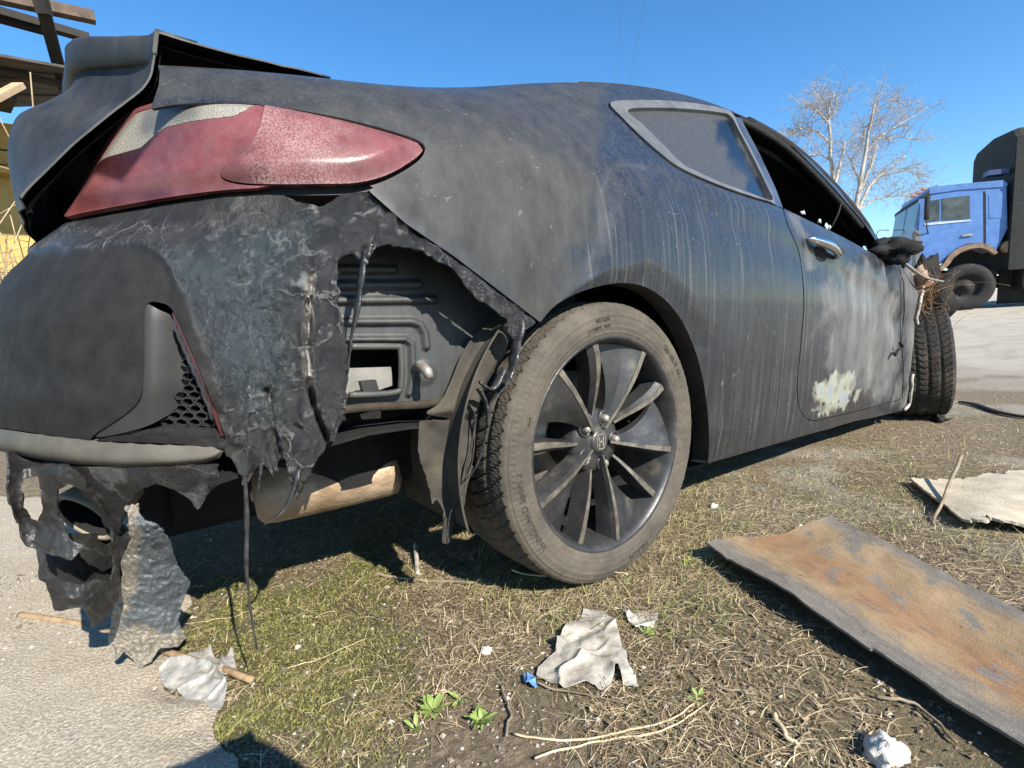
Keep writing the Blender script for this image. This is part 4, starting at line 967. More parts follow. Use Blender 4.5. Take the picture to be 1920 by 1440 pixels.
# ---- door furniture and burnt ends
hp = on_body([(1511, 447), (1522, 455), (1540, 464), (1556, 474), (1567, 484)]); hp[:, 1] -= np.array([.006, .026, .032, .026, .006])
V, F = tube_data(crom(hp, 6, False), np.r_[.006, np.full(23, .0125), .006] if False else np.interp(np.linspace(0, 1, 25), [0, .15, .5, .85, 1], [.006, .013, .015, .013, .006]), 14, 1.0)
V2 = V.copy(); mesh_obj('door_handle', V2, F, MT['chrome'], door)
cup = on_body([(1540, 474)])[0]; Vc, Fc = lathe_data([(0, -.006), (.02, -.004), (.034, .000), (.04, .004)], 24); mesh_obj('handle_cup', xf(Vc, cup, (1.6, 0, -.1), (0, 1, 0), (0, 0, .9)), Fc, MT['char'], door)
rng = np.random.default_rng(4)
def lump(name, c, rad, mat, parent, seed, amp=.5, n=28):
    u, v = np.meshgrid(np.linspace(0, 2*np.pi, n, endpoint=False), np.linspace(.02, np.pi-.02, n//2), indexing='ij')
    D = np.stack([np.cos(u)*np.sin(v), np.sin(u)*np.sin(v), np.cos(v)], -1); r = 1+amp*fbm(D*2.2, 4, seed)
    P = np.asarray(c)+D*r[..., None]*np.asarray(rad); i = np.arange(n*(n//2)).reshape(n, n//2); j = np.roll(i, -1, 0)
    F = np.stack([i[:, :-1].ravel(), j[:, :-1].ravel(), j[:, 1:].ravel(), i[:, 1:].ravel()], 1)
    return mesh_obj(name, P.reshape(-1, 3), F, mat, parent)
mc = hx([(1664, 474)], 1.86)[0]; lump('mirror_remains', mc, (.09, .10, .055), MT['char'], car, 3, .6)
for pts, r_ in (([(1640, 462), (1660, 480), (1688, 486), (1694, 500)], .010), ([(1650, 470), (1670, 462), (1690, 470), (1692, 490)], .006)):
    tube('burnt_cable', crom(hx(pts, np.linspace(1.86, 2.0, len(pts))), 6, False), r_, MT['char'], car, 7)
tube('hanging_cord', hy([(1690, 492), (1689, 560), (1688, 600), (1688, 645)], -.945), .0016, MT['wire'], car, 6)
tube('cord_clip', hy([(1688, 643), (1692, 652), (1684, 656), (1678, 666)], -.945), .007, MT['char'], car, 6)
# glass crumbs left along the door sill
gm = plain('broken_glass_crumbs', (.25, .30, .33), (.45, .5, .52), 60, .15, .001)
for p in ((1512, 402), (1543, 418), (1556, 428), (1562, 430)):
    c = on_body([p])[0]+np.array([0, .012, .008]); lump('glass_crumb', c, (.012, .004, .009), gm, door, p[0], .9, 12)
tube('burnt_wire', hy([(1560, 425), (1572, 400), (1578, 380)], -.80), .004, MT['char'], car, 6)
# frayed steel cord of the burnt front tyre
parts = []
for k in range(150):
    a = hx([(1728+rng.normal(0, 17), 578+rng.normal(0, 24))], 2.46+rng.normal(0, .04))[0]; d = np.array([rng.normal(-.2, .4), rng.normal(-.1, .6), rng.normal(.9, .5)]); d /= np.linalg.norm(d)
    L_ = rng.uniform(.06, .2); s = np.linspace(0, 1, 9)[:, None]; sd = rng.normal(0, 1, 3); q = a+d*L_*s+np.cross(d, sd)*L_*.5*s**2+sd*.02*np.sin(s*5)
    parts.append(tube_data(q, np.linspace(.0016, .0007, 9), 4))
V, F = merge(parts); o = mesh_obj('frayed_tyre_cord', V, F, plain('rusty_tyre_cord', (.07, .035, .015), (.30, .19, .10), 30, .7, 0), car); tag(o, kind='stuff')
fc = hx([(1732, 560)], 2.50)[0]; lump('charred_rubber', fc+np.array([.02, .02, -.02]), (.07, .08, .13), MT['char'], car, 9, 1.0)
tube('wing_brace', crom(hx([(1690, 487), (1705, 500), (1735, 520), (1768, 528)], np.array([2.1, 2.15, 2.3, 2.5])), 4, False), .006, MT['steel_dirty'], car, 6)

fe = on_body(FEND[::2]); fe[:, 1] -= .010
tube('torn_wing_edge', fe, .0075, plain('bleached_torn_metal', (.22, .21, .18), (.46, .44, .38), 20, .6, .002), car, 7)
lump('wing_remains', hx([(1722, 530)], 2.42)[0]+np.array([.0, .03, 0]), (.11, .06, .07), plain('scorched_pale_metal', (.13, .05, .018), (.36, .27, .19), 18, .7, .003), car, 14, .7)
# ---- torn undertray hanging below the bumper round the tail pipe
gx, gy = np.meshgrid(np.arange(0, 262, 2.2), np.arange(842, 1186, 2.2), indexing='ij'); q = np.stack([gx.ravel(), gy.ravel()], -1)
nz = fbm(np.c_[q*.012, q[:, :1]*0], 4, 5)
yv = -.64-.028*fbm(np.c_[q*.009, q[:, :1]*0], 2, 5)+.05*smooth(880, 850, q[:, 1])+.03*np.sin(q[:, 0]*.03)+.005*np.abs(fbm(np.c_[q*.03, q[:, :1]*0], 3, 8))
UV_ = hy(q, yv)
OUT = ragged([(16, 846), (60, 852), (130, 870), (175, 915), (210, 960), (240, 990), (246, 1010), (228, 1050), (222, 1090), (226, 1112), (215, 1140), (190, 1168), (172, 1176), (168, 1150), (150, 1138), (120, 1147), (102, 1145), (88, 1095), (72, 1085), (66, 1030), (48, 1020), (38, 985), (20, 950), (17, 900)], 2.2, 3, 7)
H1 = ragged([(46, 894), (70, 890), (76, 920), (80, 960), (72, 978), (58, 975), (44, 950), (40, 915)], 2, 3, 8)
H2 = ragged([(106, 922), (126, 908), (170, 926), (208, 980), (212, 1018), (172, 1028), (128, 1010), (108, 968)], 2, 3, 9)
H3 = ragged([(78, 1030), (98, 1042), (130, 1050), (160, 1030), (212, 1042), (208, 1088), (180, 1088), (150, 1098), (110, 1088), (88, 1068)], 3, 3, 10)
sd = np.maximum.reduce([sd_poly(q, OUT), -sd_poly(q, H1), -sd_poly(q, H2), -sd_poly(q, H3)])
W, S = largest(*clip(UV_, grid_tris(*gx.shape), sd))
m = Mat('crinkled_black_film'); n1 = m.noise(34, 6, .65, (1, 1, 1), .6); n2 = m.noise(140, 4, .6)
MT['film'] = m.done(m.ramp(n1, (.32, (.012, .012, .012)), (.6, (.028, .027, .026)), (.78, (.09, .086, .08))), .42, m.bump(m.math('ADD', n1, m.math('MULTIPLY', n2, .3)), .0035))
sdb = sd_poly(q, [(60, 1000), (240, 1000), (224, 1110), (95, 1110)]); Wb, Sb = largest(*clip(hy(q, yv+.10), grid_tris(*gx.shape), sdb)); sheet('undertray_shade_sheet', Wb, Sb, MT['char'], car, .003, back=True)  # black sheet added behind the holes, standing in for the shade inside
o = sheet('undertray', W, S, MT['film'], car, .003, back=True, up=(0, -1, 0)); o['label'] = 'torn black undertray hanging round the tail pipe'
box('dark_void_sheet', (-.90, -.44, .22), (-.50, -.41, .46), MT['char'], car); box('bumper_beam', (-.98, -.60, .40), (-.88, .60, .52), MT['char'], car, .02)  # first box: black curtain added to make the void under the bumper dark
# pale flap of undertray reaching the ground
FP = ragged([(237, 950), (254, 948), (268, 972), (300, 985), (318, 1012), (331, 1060), (356, 1092), (341, 1130), (334, 1165), (352, 1192), (335, 1212), (300, 1218), (285, 1240), (262, 1252), (248, 1236), (232, 1222), (216, 1240), (206, 1232), (203, 1200), (214, 1130), (226, 1095), (229, 1050), (246, 1010)], 2.0, 3, 12)
gx, gy = np.meshgrid(np.arange(195, 365, 2), np.arange(940, 1262, 2), indexing='ij'); q = np.stack([gx.ravel(), gy.ravel()], -1)
ge = hz([(265, 1250)], .004)[0]
yv = np.interp(q[:, 1], [940, 985, 1100, 1190, 1262], [-.70, -.715, ge[1]-.07, ge[1]-.012, ge[1]+.004])-.03*np.sin((q[:, 0]-200)/150*np.pi)+.010*fbm(np.c_[q*.02, q[:, :1]*0], 4, 6)+.006*np.abs(fbm(np.c_[q*.08, q[:, :1]*0], 3, 16))
FV = hy(q, yv); FV[:, 2] = np.maximum(FV[:, 2], .003)
tan = np.maximum(smooth(8, -8, q[:, 0]-np.interp(q[:, 1], [940, 1010, 1100, 1150, 1262], [262, 258, 262, 236, 232])+9*fbm(np.c_[q*.05, q[:, :1]*0], 4, 3)), smooth(-8, 10, q[:, 1]-1178+14*fbm(np.c_[q*.06, q[:, :1]*0], 4, 5)))
W, S = largest(*clip(np.hstack([FV, tan[:, None]]), grid_tris(*gx.shape), sd_poly(q, FP)))
m = Mat('mud_caked_grey_plastic'); n1 = m.noise(30, 6, .65); n2 = m.noise(160, 5, .65); tn = m.attr('tan')
c_ = m.ramp(n1, (.3, (.045, .055, .065)), (.7, (.14, .16, .175))); c_ = m.mix(tn, c_, m.ramp(n2, (.35, (.13, .115, .09)), (.65, (.30, .265, .215))))
MT['flap'] = m.done(c_, .6, m.bump(m.math('ADD', n1, n2), .004))
o = sheet('undertray_flap', W, S, MT['flap'], car, .004, ('tan',), True, up=(0, -1, 0)); o['label'] = 'pale grey mud caked flap drooping to the ground'
# ================================================================== GROUND
def zg(x, y):
    x = np.asarray(x, float); y = np.asarray(y, float)
    t = np.clip(x-3.6, 0, 40); rise = .0385*(t-1.2*(1-np.exp(-t/1.2)))
    return rise+.010*fbm(np.stack([x*1.3, y*1.3, x*0], -1), 3, 5)*smooth(.2, 1.5, np.hypot(x-1.2, y))*.8
def on_ground(px, lift=0.0):
    """where the ray of a pixel meets the terrain"""
    px = np.atleast_2d(np.asarray(px, float)); d = rays(px); out = []
    for k in range(len(px)):
        t = np.linspace(.2, 60, 6000); P = CAM_P+d[k]*t[:, None]; h = P[:, 2]-zg(P[:, 0], P[:, 1])-lift
        i = int(np.argmax(h < 0)) if (h < 0).any() else len(t)-1
        a = t[max(i-1, 0)]; b = t[i]
        for _ in range(24):
            m = (a+b)/2; p = CAM_P+d[k]*m
            if p[2]-float(zg(p[0], p[1]))-lift < 0: b = m
            else: a = m
        out.append(CAM_P+d[k]*b)
    return np.array(out)
def warp(n, c, near, far):
    t = np.linspace(-1, 1, n); k = math.asinh(far/near); return c+near*np.sinh(t*k)
gx, gy = np.meshgrid(warp(420, .1, .9, 420), warp(420, -.9, .9, 420), indexing='ij')
GP = np.stack([gx, gy, zg(gx, gy)], -1).reshape(-1, 3)
gp2 = GP[:, :2]; g3 = np.c_[gp2, gp2[:, :1]*0]
MOSS = on_ground([(345, 1095), (480, 1080), (640, 1060), (700, 1010), (800, 1060), (760, 1130), (820, 1200), (780, 1290), (700, 1320), (620, 1440), (420, 1440), (300, 1360), (420, 1320), (350, 1230)])[:, :2]
CONC = on_ground([(-250, 1010), (0, 935), (130, 930), (230, 960), (300, 1010), (348, 1092), (340, 1160), (352, 1230), (330, 1290), (388, 1345), (350, 1385), (420, 1440), (440, 1560), (-250, 1560)])[:, :2]
moss = smooth(.09, -.10, sd_poly(gp2, MOSS)+.09*fbm(g3*9, 4, 3))
moss = np.maximum(moss, .4*smooth(.35, .7, fbm(g3*1.7, 4, 9))*smooth(4, 1, np.hypot(gp2[:, 0]-1, gp2[:, 1]+1)))
road = smooth(4.4, 5.6, gp2[:, 0]+.5*fbm(g3*.6, 3, 2))
bald = smooth(.05, .35, fbm(g3*2.2, 4, 21))*smooth(.3, .9, gp2[:, 0])
m = Mat('yard_ground'); ms = m.attr('moss'); rd = m.attr('road'); bd = m.attr('bald')
n1 = m.noise(9, 8, .68); n2 = m.noise(70, 8, .7); n3 = m.noise(300, 4, .7); v1 = m.voro(160)
soil = m.ramp(n2, (.28, (.075, .053, .032)), (.5, (.20, .15, .092)), (.72, (.37, .295, .20)))
soil = m.mix(m.ramp(n1, (.42, 0), (.62, .6)), soil, m.ramp(n2, (.3, (.11, .082, .05)), (.7, (.30, .235, .15))))
soil = m.mix(bd, soil, m.ramp(n3, (.3, (.23, .195, .145)), (.7, (.40, .35, .275))))
mossc = m.ramp(n3, (.3, (.050, .052, .014)), (.5, (.12, .115, .035)), (.72, (.20, .185, .075)))
soil = m.mix(m.math('MULTIPLY', ms, m.ramp(n2, (.3, .55), (.6, 1))), soil, mossc)
roadc = m.ramp(m.noise(3, 7, .65, (1, 1, 1)), (.3, (.32, .275, .20)), (.7, (.50, .45, .36))); roadc = m.mix(m.ramp(m.noise(1.2, 6, .7, (1, 3, 1)), (.5, 0), (.62, .7)), roadc, (.21, .185, .145)); roadc = m.mix(.5, roadc, m.ramp(n2, (.3, (.27, .235, .18)), (.7, (.55, .50, .41))))
soil = m.mix(rd, soil, roadc)
bh = m.math('ADD', m.math('MULTIPLY', n2, .8), m.math('MULTIPLY', n3, .35))
MT['ground'] = m.done(soil, .9, m.bump(bh, .02, 1.0))
ground = mesh_obj('ground', GP, np.ascontiguousarray(np.stack([c.ravel() for c in (lambda i: (i[:-1, :-1], i[1:, :-1], i[1:, 1:], i[:-1, 1:]))(np.arange(420*420).reshape(420, 420))], 1)), MT['ground'], None, True, {'moss': moss, 'road': road, 'bald': bald})
tag(ground, kind='structure')
# concrete path, its broken edge a little above the soil
m = Mat('old_concrete'); n1 = m.noise(6, 7, .65); n2 = m.noise(220, 5, .7); v1 = m.voro(190, (1, 1, 1)); n4 = m.noise(30, 6, .65)
c_ = m.ramp(n2, (.32, (.17, .14, .10)), (.5, (.33, .285, .215)), (.66, (.52, .46, .37)))
c_ = m.mix(m.ramp(v1, (.1, .75), (.32, 0)), c_, m.ramp(m.voro(190, (1, 1, 1), 'F1', 1), (.3, (.22, .18, .13)), (.7, (.62, .57, .48))))
c_ = m.mix(m.ramp(n1, (.45, 0), (.7, .45)), c_, (.25, .205, .14)); c_ = m.mix(m.ramp(n4, (.62, 0), (.74, .5)), c_, (.17, .13, .09))
MT['concrete'] = m.done(c_, .88, m.bump(m.math('ADD', n2, m.math('MULTIPLY', v1, .8)), .0022))
lo = CONC.min(0); hi = CONC.max(0); cx_, cy_ = np.meshgrid(np.linspace(lo[0], hi[0], 220), np.linspace(lo[1], hi[1], 260), indexing='ij')
cq = np.stack([cx_.ravel(), cy_.ravel()], -1); c3 = np.c_[cq, cq[:, :1]*0]
sdc = sd_poly(cq, CONC)+.03*fbm(c3*7, 5, 3)
W, S = largest(*clip(np.c_[cq, np.maximum(zg(cq[:, 0], cq[:, 1]), -.002)+.012-.010*smooth(-.05, 0, sdc)+.0015*fbm(c3*12, 4, 9)], grid_tris(220, 260), sdc))
o = sheet('concrete_path', W, S, MT['concrete'], None, .03, up=(0, 0, 1)); tag(o, kind='structure')

# ================================================================== THINGS LYING ABOUT
rng = np.random.default_rng(11)
# rusty steel sheet
def sheet_on_ground(name, quad_px, nu, nv, zfun, mat, thick, label, cat, edge_rag=.004, seed=0):
    q = on_ground(quad_px, .02); s, t = np.meshgrid(np.linspace(0, 1, nu), np.linspace(0, 1, nv), indexing='ij')
    A, B, C_, D_ = q     # near-left, far-left, far-right, near-right
    P = (A*(1-s[..., None])+D_*s[..., None])*(1-t[..., None])+(B*(1-s[..., None])+C_*s[..., None])*t[..., None]
    e = edge_rag*fbm(np.stack([s*30, t*12, s*0], -1), 4, seed)*(np.minimum(np.minimum(s, 1-s), np.minimum(t, 1-t)) < .001); P[..., 0] += e; P[..., 1] += e
    P[..., 2] = zg(P[..., 0], P[..., 1])+zfun(s, t)
    V = np.c_[P.reshape(-1, 3), s.ravel(), t.ravel()]
    o = sheet(name, V, grid_tris(nu, nv), mat, None, thick, ('su', 'sv'), True, up=(0, 0, 1)); return tag(o, label, cat)
m = Mat('rusty_painted_steel'); su = m.attr('su'); sv = m.attr('sv'); cb = m.n('ShaderNodeCombineXYZ'); m.l(m.math('MULTIPLY', su, 3.0), cb.inputs[0]); m.l(m.math('MULTIPLY', sv, 1.0), cb.inputs[1])
def tex(scale, st, det=6, r=.62, di=0):
    mp = m.n('ShaderNodeMapping'); m.l(cb.outputs[0], mp.inputs[0]); mp.inputs[3].default_value = (*st, 1); t = m.n('ShaderNodeTexNoise'); m.l(mp.outputs[0], t.inputs[0])
    t.inputs['Scale'].default_value = scale; t.inputs['Detail'].default_value = det; t.inputs['Roughness'].default_value = r; t.inputs['Distortion'].default_value = di; return t.outputs[0]
stk = tex(1, (5, 30), 9, .75); big = tex(2.4, (1, 1.6), 7, .62, .4); fine = m.noise(260, 4, .65)
tan_ = m.ramp(stk, (.3, (.19, .125, .062)), (.7, (.30, .215, .12)))
orange = m.ramp(stk, (.3, (.13, .046, .012)), (.7, (.24, .105, .034)))
band = m.ramp(m.math('ADD', sv, m.math('MULTIPLY', m.math('SUBTRACT', big, .5), .55)), (.22, 0), (.34, 1), (.55, .85), (.70, 0))
c_ = m.mix(m.math('MULTIPLY', band, m.ramp(big, (.36, .35), (.6, 1))), tan_, orange)
edge_f = m.ramp(m.math('ADD', sv, m.math('MULTIPLY', m.math('SUBTRACT', stk, .5), .30)), (.10, 1), (.20, 0)); far_f = m.ramp(m.math('ADD', sv, m.math('MULTIPLY', m.math('SUBTRACT', big, .5), .30)), (.84, 0), (.95, 1))
patch = m.ramp(m.math('ADD', m.math('MULTIPLY', big, .75), m.math('MULTIPLY', stk, .4)), (.61, 0), (.66, 1))
gry = m.ramp(stk, (.3, (.06, .064, .066)), (.7, (.155, .158, .155)))
c_ = m.mix(m.math('MULTIPLY', m.math('MAXIMUM', m.math('MAXIMUM', edge_f, far_f), patch), .9), c_, gry)
c_ = m.mix(m.math('MULTIPLY', m.ramp(fine, (.35, 0), (.7, 1)), .35), c_, (.34, .255, .155))
c_ = m.mix(m.ramp(m.noise(34, 7, .7), (.60, 0), (.68, .55)), c_, (.07, .045, .025))
MT['rust'] = m.done(c_, .75, m.bump(m.math('ADD', stk, m.math('MULTIPLY', fine, .4)), .003), .1)
sheet_on_ground('steel_sheet', [(1322, 1038), (1556, 984), (2150, 1270), (2150, 1570)], 120, 60, lambda s, t: .032+.010*np.cos(t*np.pi*1.7)+.007*np.sin(s*6)+.010*np.exp(-(s*t*0+s)*14)+.004*fbm(np.stack([s*6, t*4, s*0], -1), 3, 2), MT['rust'], .005, 'large rusty steel sheet with orange and grey streaks lying beside the car', 'metal sheet')
MT['board'] = plain('weathered_fibreboard', (.30, .255, .185), (.47, .415, .32), 14, .85, .002, 0, (1, 1, 1), 120)
sheet_on_ground('fibreboard_sheet', [(1812, 983), (1704, 900), (2010, 893), (2080, 1000)], 60, 40, lambda s, t: .03+.012*np.sin(s*7)*np.cos(t*3), MT['board'], .008, 'pale tan board lying flat beyond the rusty sheet', 'board', .01, 5)
st_ = on_ground([(1800, 757), (1830, 762), (1870, 776), (1925, 786), (1990, 792)]); st_[:, 2] += .012
V, F = tube_data(crom(st_, 5, False), .02, 6, .35); o = mesh_obj('black_strip', V, F, MT['char'], None); tag(o, 'black strip on the ground right of the front wheel', 'rubber strip')  # flat black strip laid along the ground
# torn white sacking
def rag(name, poly, hgt, mat, label, cat, seed, amp=2.5, freq=22, label_=None, thick=.0015):
    poly = ragged(poly, amp, 3, seed); lo = poly.min(0); hi = poly.max(0)
    gx, gy = np.meshgrid(np.linspace(lo[0], hi[0], 90), np.linspace(lo[1], hi[1], 90), indexing='ij'); q = np.stack([gx.ravel(), gy.ravel()], -1)
    c = on_ground([(lo[0], lo[1]), (hi[0], lo[1]), (lo[0], hi[1]), (hi[0], hi[1])]).mean(0)
    P = hz(q, float(zg(c[0], c[1]))+.006); p3 = np.c_[P[:, :2]*freq, P[:, :1]*0]
    fold = 1-np.abs(np.sin(p3[:, 0]*1.6+p3[:, 1]*.7+2.2*fbm(p3*.5, 3, seed+9))); fold2 = 1-np.abs(np.sin(-p3[:, 0]*.8+p3[:, 1]*2.1+2*fbm(p3*.6, 3, seed+19)))
    P[:, 2] += hgt*(.8*np.abs(fbm(p3*.6, 3, seed))+.9*fold**3+.6*fold2**4+.15*fbm(p3*3, 3, seed+3))
    W, S = largest(*clip(P, grid_tris(90, 90), sd_poly(q, poly))); o = sheet(name, W, S, mat, None, thick, (), True, up=(0, 0, 1)); return tag(o, label, cat)
MT['paper'] = plain('dirty_white_plastic', (.20, .175, .135), (.46, .435, .375), 20, .6, .002, 0, (1, 1, 1), 90)
rag('crumpled_sack', [(1095, 1143), (1130, 1150), (1150, 1165), (1165, 1200), (1175, 1245), (1197, 1294), (1170, 1290), (1158, 1250), (1140, 1296), (1095, 1280), (1050, 1290), (1005, 1268), (1010, 1255), (1045, 1215), (1060, 1175), (1085, 1165)], .016, MT['paper'], 'crumpled dirty white plastic sack on the litter below the rear wheel', 'plastic sack', 21, 3, 11)
rag('sack_scrap', [(1170, 1148), (1236, 1152), (1228, 1180), (1190, 1178)], .010, MT['paper'], 'small white scrap just right of the crumpled sack', 'scrap', 22, 2, 14)
rag('blue_scrap', [(980, 1264), (1005, 1270), (1008, 1290), (985, 1290)], .008, plain('blue_plastic', (.06, .16, .36), (.14, .30, .55), 60, .5, .001), 'small blue plastic scrap at the left tip of the white sack', 'scrap', 23, 2, 16)
m = Mat('grey_film'); n1 = m.noise(40, 6, .65); MT['pfilm'] = m.done(m.ramp(n1, (.3, (.17, .165, .15)), (.7, (.40, .385, .35))), .32, m.bump(n1, .004), 0, .6)
rag('plastic_film', [(300, 1262), (330, 1245), (362, 1232), (392, 1225), (410, 1240), (440, 1228), (444, 1258), (420, 1272), (428, 1300), (415, 1330), (398, 1335), (380, 1318), (352, 1320), (335, 1300), (308, 1290)], .016, MT['pfilm'], 'crumpled translucent grey film on the concrete below the drooping flap', 'plastic film', 24, 2.5, 16)
# sticks
MT['wood'] = plain('dry_twig_bark', (.15, .09, .045), (.42, .30, .17), 18, .8, .002, 0, (1, 1, 1), 90)
MT['twig'] = plain('grey_twig', (.10, .075, .05), (.30, .245, .17), 22, .85, .001)
MT['straw'] = plain('dry_stem', (.36, .28, .16), (.60, .50, .33), 20, .7, .0006)
def stick(px, r0, r1, mat, label, lift=.008, wob=.004, seed=0, name='stick', cat='stick', lifts=None):
    P = on_ground(px); P[:, 2] += lift if lifts is None else np.asarray(lifts)
    C_ = crom(P, 8, False); n = len(C_); s = np.linspace(0, 1, n); C_ = C_+wob*np.stack([fbm(np.stack([s*7+seed, s*0, s*0+k], -1), 3, seed+k) for k in range(3)], -1)*np.array([1, 1, .3])
    return tag(tube(name, C_, np.linspace(r0, r1, n), MT[mat], None, 8), label, cat)
stick([(42, 1163), (120, 1175), (200, 1196), (330, 1240), (475, 1286)], .0075, .006, 'wood', 'brown peeled stick on the concrete passing under the drooping flap', .012)
stick([(1800, 906), (1748, 985)], .006, .004, 'twig', 'upright brown stick leaning beside the pale board', 0, .002, 2, lifts=[.10, .004])
stick([(705, 1080), (770, 1092), (880, 1098), (900, 1092)], .004, .003, 'twig', 'thin dark twig along the shadow left of the rear tyre', .006, .006, 3)
stick([(960, 1085), (1050, 1095), (1130, 1085), (1180, 1095)], .002, .0015, 'straw', 'pale dry stem arching in front of the rear tyre', .02, .006, 4)
stick([(780, 1040), (784, 1080)], .006, .006, 'paper', 'short white plastic peg standing left of the rear tyre', 0, .001, 5, 'plastic_peg', 'peg', [.03, .003])
for k, (px, r, mt_, lb) in enumerate([([(1000, 1285), (1100, 1310), (1220, 1340), (1330, 1410)], .003, 'twig', 'dark bent twig running right from below the white sack'),
     ([(960, 1385), (1060, 1400), (1160, 1380), (1240, 1360), (1300, 1325)], .003, 'straw', 'long pale stem bowed across the litter in the foreground'),
     ([(1000, 1430), (1120, 1400), (1240, 1375), (1330, 1330)], .0028, 'straw', 'pale straight stem crossing the foreground litter'),
     ([(1340, 1290), (1380, 1300), (1420, 1310)], .004, 'twig', 'short dark twig left of the rusty sheet edge'),
     ([(1450, 1345), (1475, 1385), (1490, 1400)], .007, 'straw', 'short pale wood chip in the right foreground'),
     ([(1480, 1430), (1500, 1400), (1515, 1375)], .004, 'twig', 'small dark twig beside the pale wood chip'),
     ([(940, 1290), (955, 1340), (948, 1385)], .004, 'twig', 'dark twig standing left below the white sack'),
     ([(1640, 1310), (1720, 1330), (1790, 1395)], .005, 'twig', 'dark curved root lying below the rusty sheet'),
     ([(1250, 970), (1300, 985), (1330, 1000)], .003, 'straw', 'pale stem right of the rear tyre'),
     ([(330, 1175), (420, 1165), (470, 1150)], .0015, 'straw', 'thin yellow stalk on the moss right of the drooping flap'),
     ([(540, 1255), (600, 1240), (690, 1200)], .0015, 'straw', 'thin yellow stalk across the moss below the boot')]):
    stick(px, r*.6, r*.4, mt_, lb, .006, .0035, 20+k, 'twig' if mt_ == 'twig' else 'straw_stalk', 'twig' if mt_ == 'twig' else 'stalk')
# stones
for k, (p, r, lb) in enumerate([((1660, 1425), .030, 'white rough stone at the bottom edge right of centre'), ((1500, 992), .012, 'small white stone at the far corner of the rusty sheet'), ((1338, 952), .014, 'small white stone beyond the rear tyre'), ((912, 1226), .012, 'pale pebble on the moss left of the white sack'), ((560, 1215), .007, 'tiny pale pebble on the moss')]):
    c = on_ground([p])[0]; o = lump('stone', c+np.array([0, 0, r*.35]), (r, r*.8, r*.6), plain('pale_stone', (.38, .36, .32), (.62, .60, .56), 40, .85, .002), None, 40+k, .5, 20); tag(o, lb, 'stone')
c = on_ground([(1760, 790)])[0]; o = lump('charred_lump', c+np.array([0, 0, .012]), (.05, .03, .025), MT['char'], None, 66, .8); tag(o, 'charred black lump on the ground in front of the burnt front wheel', 'burnt debris')
# green weeds: rosettes of leaves
MT['leaf'] = plain('weed_leaf', (.13, .19, .04), (.27, .33, .10), 50, .5, .0004)
def leaf_mesh():
    s = np.linspace(0, 1, 6); w_ = .24*np.sin(np.clip(s*1.05, 0, 1)*np.pi)**.8*(.35+.65*s)+.02; V, F = [], []
    for a, b in zip(s, w_): V += [(a, -b, .28*a-.30*a*a+.04), (a, 0, .28*a-.30*a*a), (a, b, .28*a-.30*a*a+.04)]
    for i in range(5): F += [(3*i, 3*i+1, 3*i+4, 3*i+3), (3*i+1, 3*i+2, 3*i+5, 3*i+4)]
    me = bpy.data.meshes.new('leaf'); me.from_pydata(V, [], F); me.polygons.foreach_set('use_smooth', [True]*len(F)); me.materials.append(MT['leaf']); return me
LEAF = leaf_mesh()
def weed(px, size, n, label, seed):
    r = np.random.default_rng(seed); c = on_ground([px])[0]; w_ = empty('weed', c, label, 'weed', 'green weeds in the litter')
    for k in range(n):
        o = bpy.data.objects.new('leaf', LEAF); COL.objects.link(o); o.parent = w_; L_ = size*r.uniform(.55, 1.1)
        o.scale = (L_, L_*r.uniform(.7, 1.1), L_); o.rotation_euler = (r.normal(0, .2), -r.uniform(.05, .75), k*2.4+r.normal(0, .3)); o.location = (r.normal(0, size*.12), r.normal(0, size*.12), .002)
weed((812, 1335), .030, 26, 'larger green weed rosette at the left of the foreground pair', 1)
weed((900, 1358), .028, 26, 'bright green weed rosette just right of the foreground pair', 2)
weed((775, 1372), .022, 7, 'small green weed at the lower left of the rosette pair', 3)
weed((862, 1318), .026, 8, 'small green weed between the two foreground rosettes', 8)
weed((1212, 1192), .022, 9, 'small green weed right of the white sack', 4)
weed((1290, 1056), .022, 10, 'small green weed right of the rear tyre by the sheet corner', 5)
weed((660, 1032), .018, 8, 'small green weed in the shade edge under the bumper', 6)
weed((1308, 1312), .020, 9, 'small pale green weed in the litter left of the rusty sheet', 7)
# ================================================================== TRUCK
TK0 = on_ground([(1815, 581)])[0]; los = TK0[:2]-CAM_P[:2]; los = los/np.linalg.norm(los)
lp = np.array([-los[1], los[0]]); ca, sa = math.cos(math.radians(18)), math.sin(math.radians(18))
eu = np.r_[lp*ca-los*sa, 0]; ew = np.r_[-(los*ca+lp*sa), 0]; ev = np.array([0, 0, 1.])      # forward, toward camera, up
print('truck at', TK0, 'depth', (TK0-CAM_P)@CAM_F)
truck = empty('truck', TK0, 'old blue cab-over truck with dark tarpaulin body parked beyond the car', 'truck')
def tk(px, w=0.0):
    """pixel -> (u, v) on the truck's side plane shifted by w toward the camera"""
    d = rays(px); o_ = TK0+ew*w; t = ((o_-CAM_P)@ew)/(d@ew); P = CAM_P+d*t[:, None]-o_; return np.stack([P@eu, P@ev], -1)
def tw(uv, w): uv = np.atleast_2d(uv); return TK0+uv[:, :1]*eu+uv[:, 1:2]*ev+np.broadcast_to(np.asarray(w, float).reshape(-1, 1), (len(uv), 1))*ew
def slab(name, px, w0, w1, mat, parent=truck, sm=False, wref=0.0, bev=0):
    uv = tk(px, wref); V, F = prism_data(uv, w1, w0, lambda p, h: tw(p, h)); return mesh_obj(name, V, F, mat, parent, sm)
m = Mat('worn_blue_paint'); n1 = m.noise(5, 6, .62); n2 = m.noise(2.2, 6, .68); pz = m.pos()
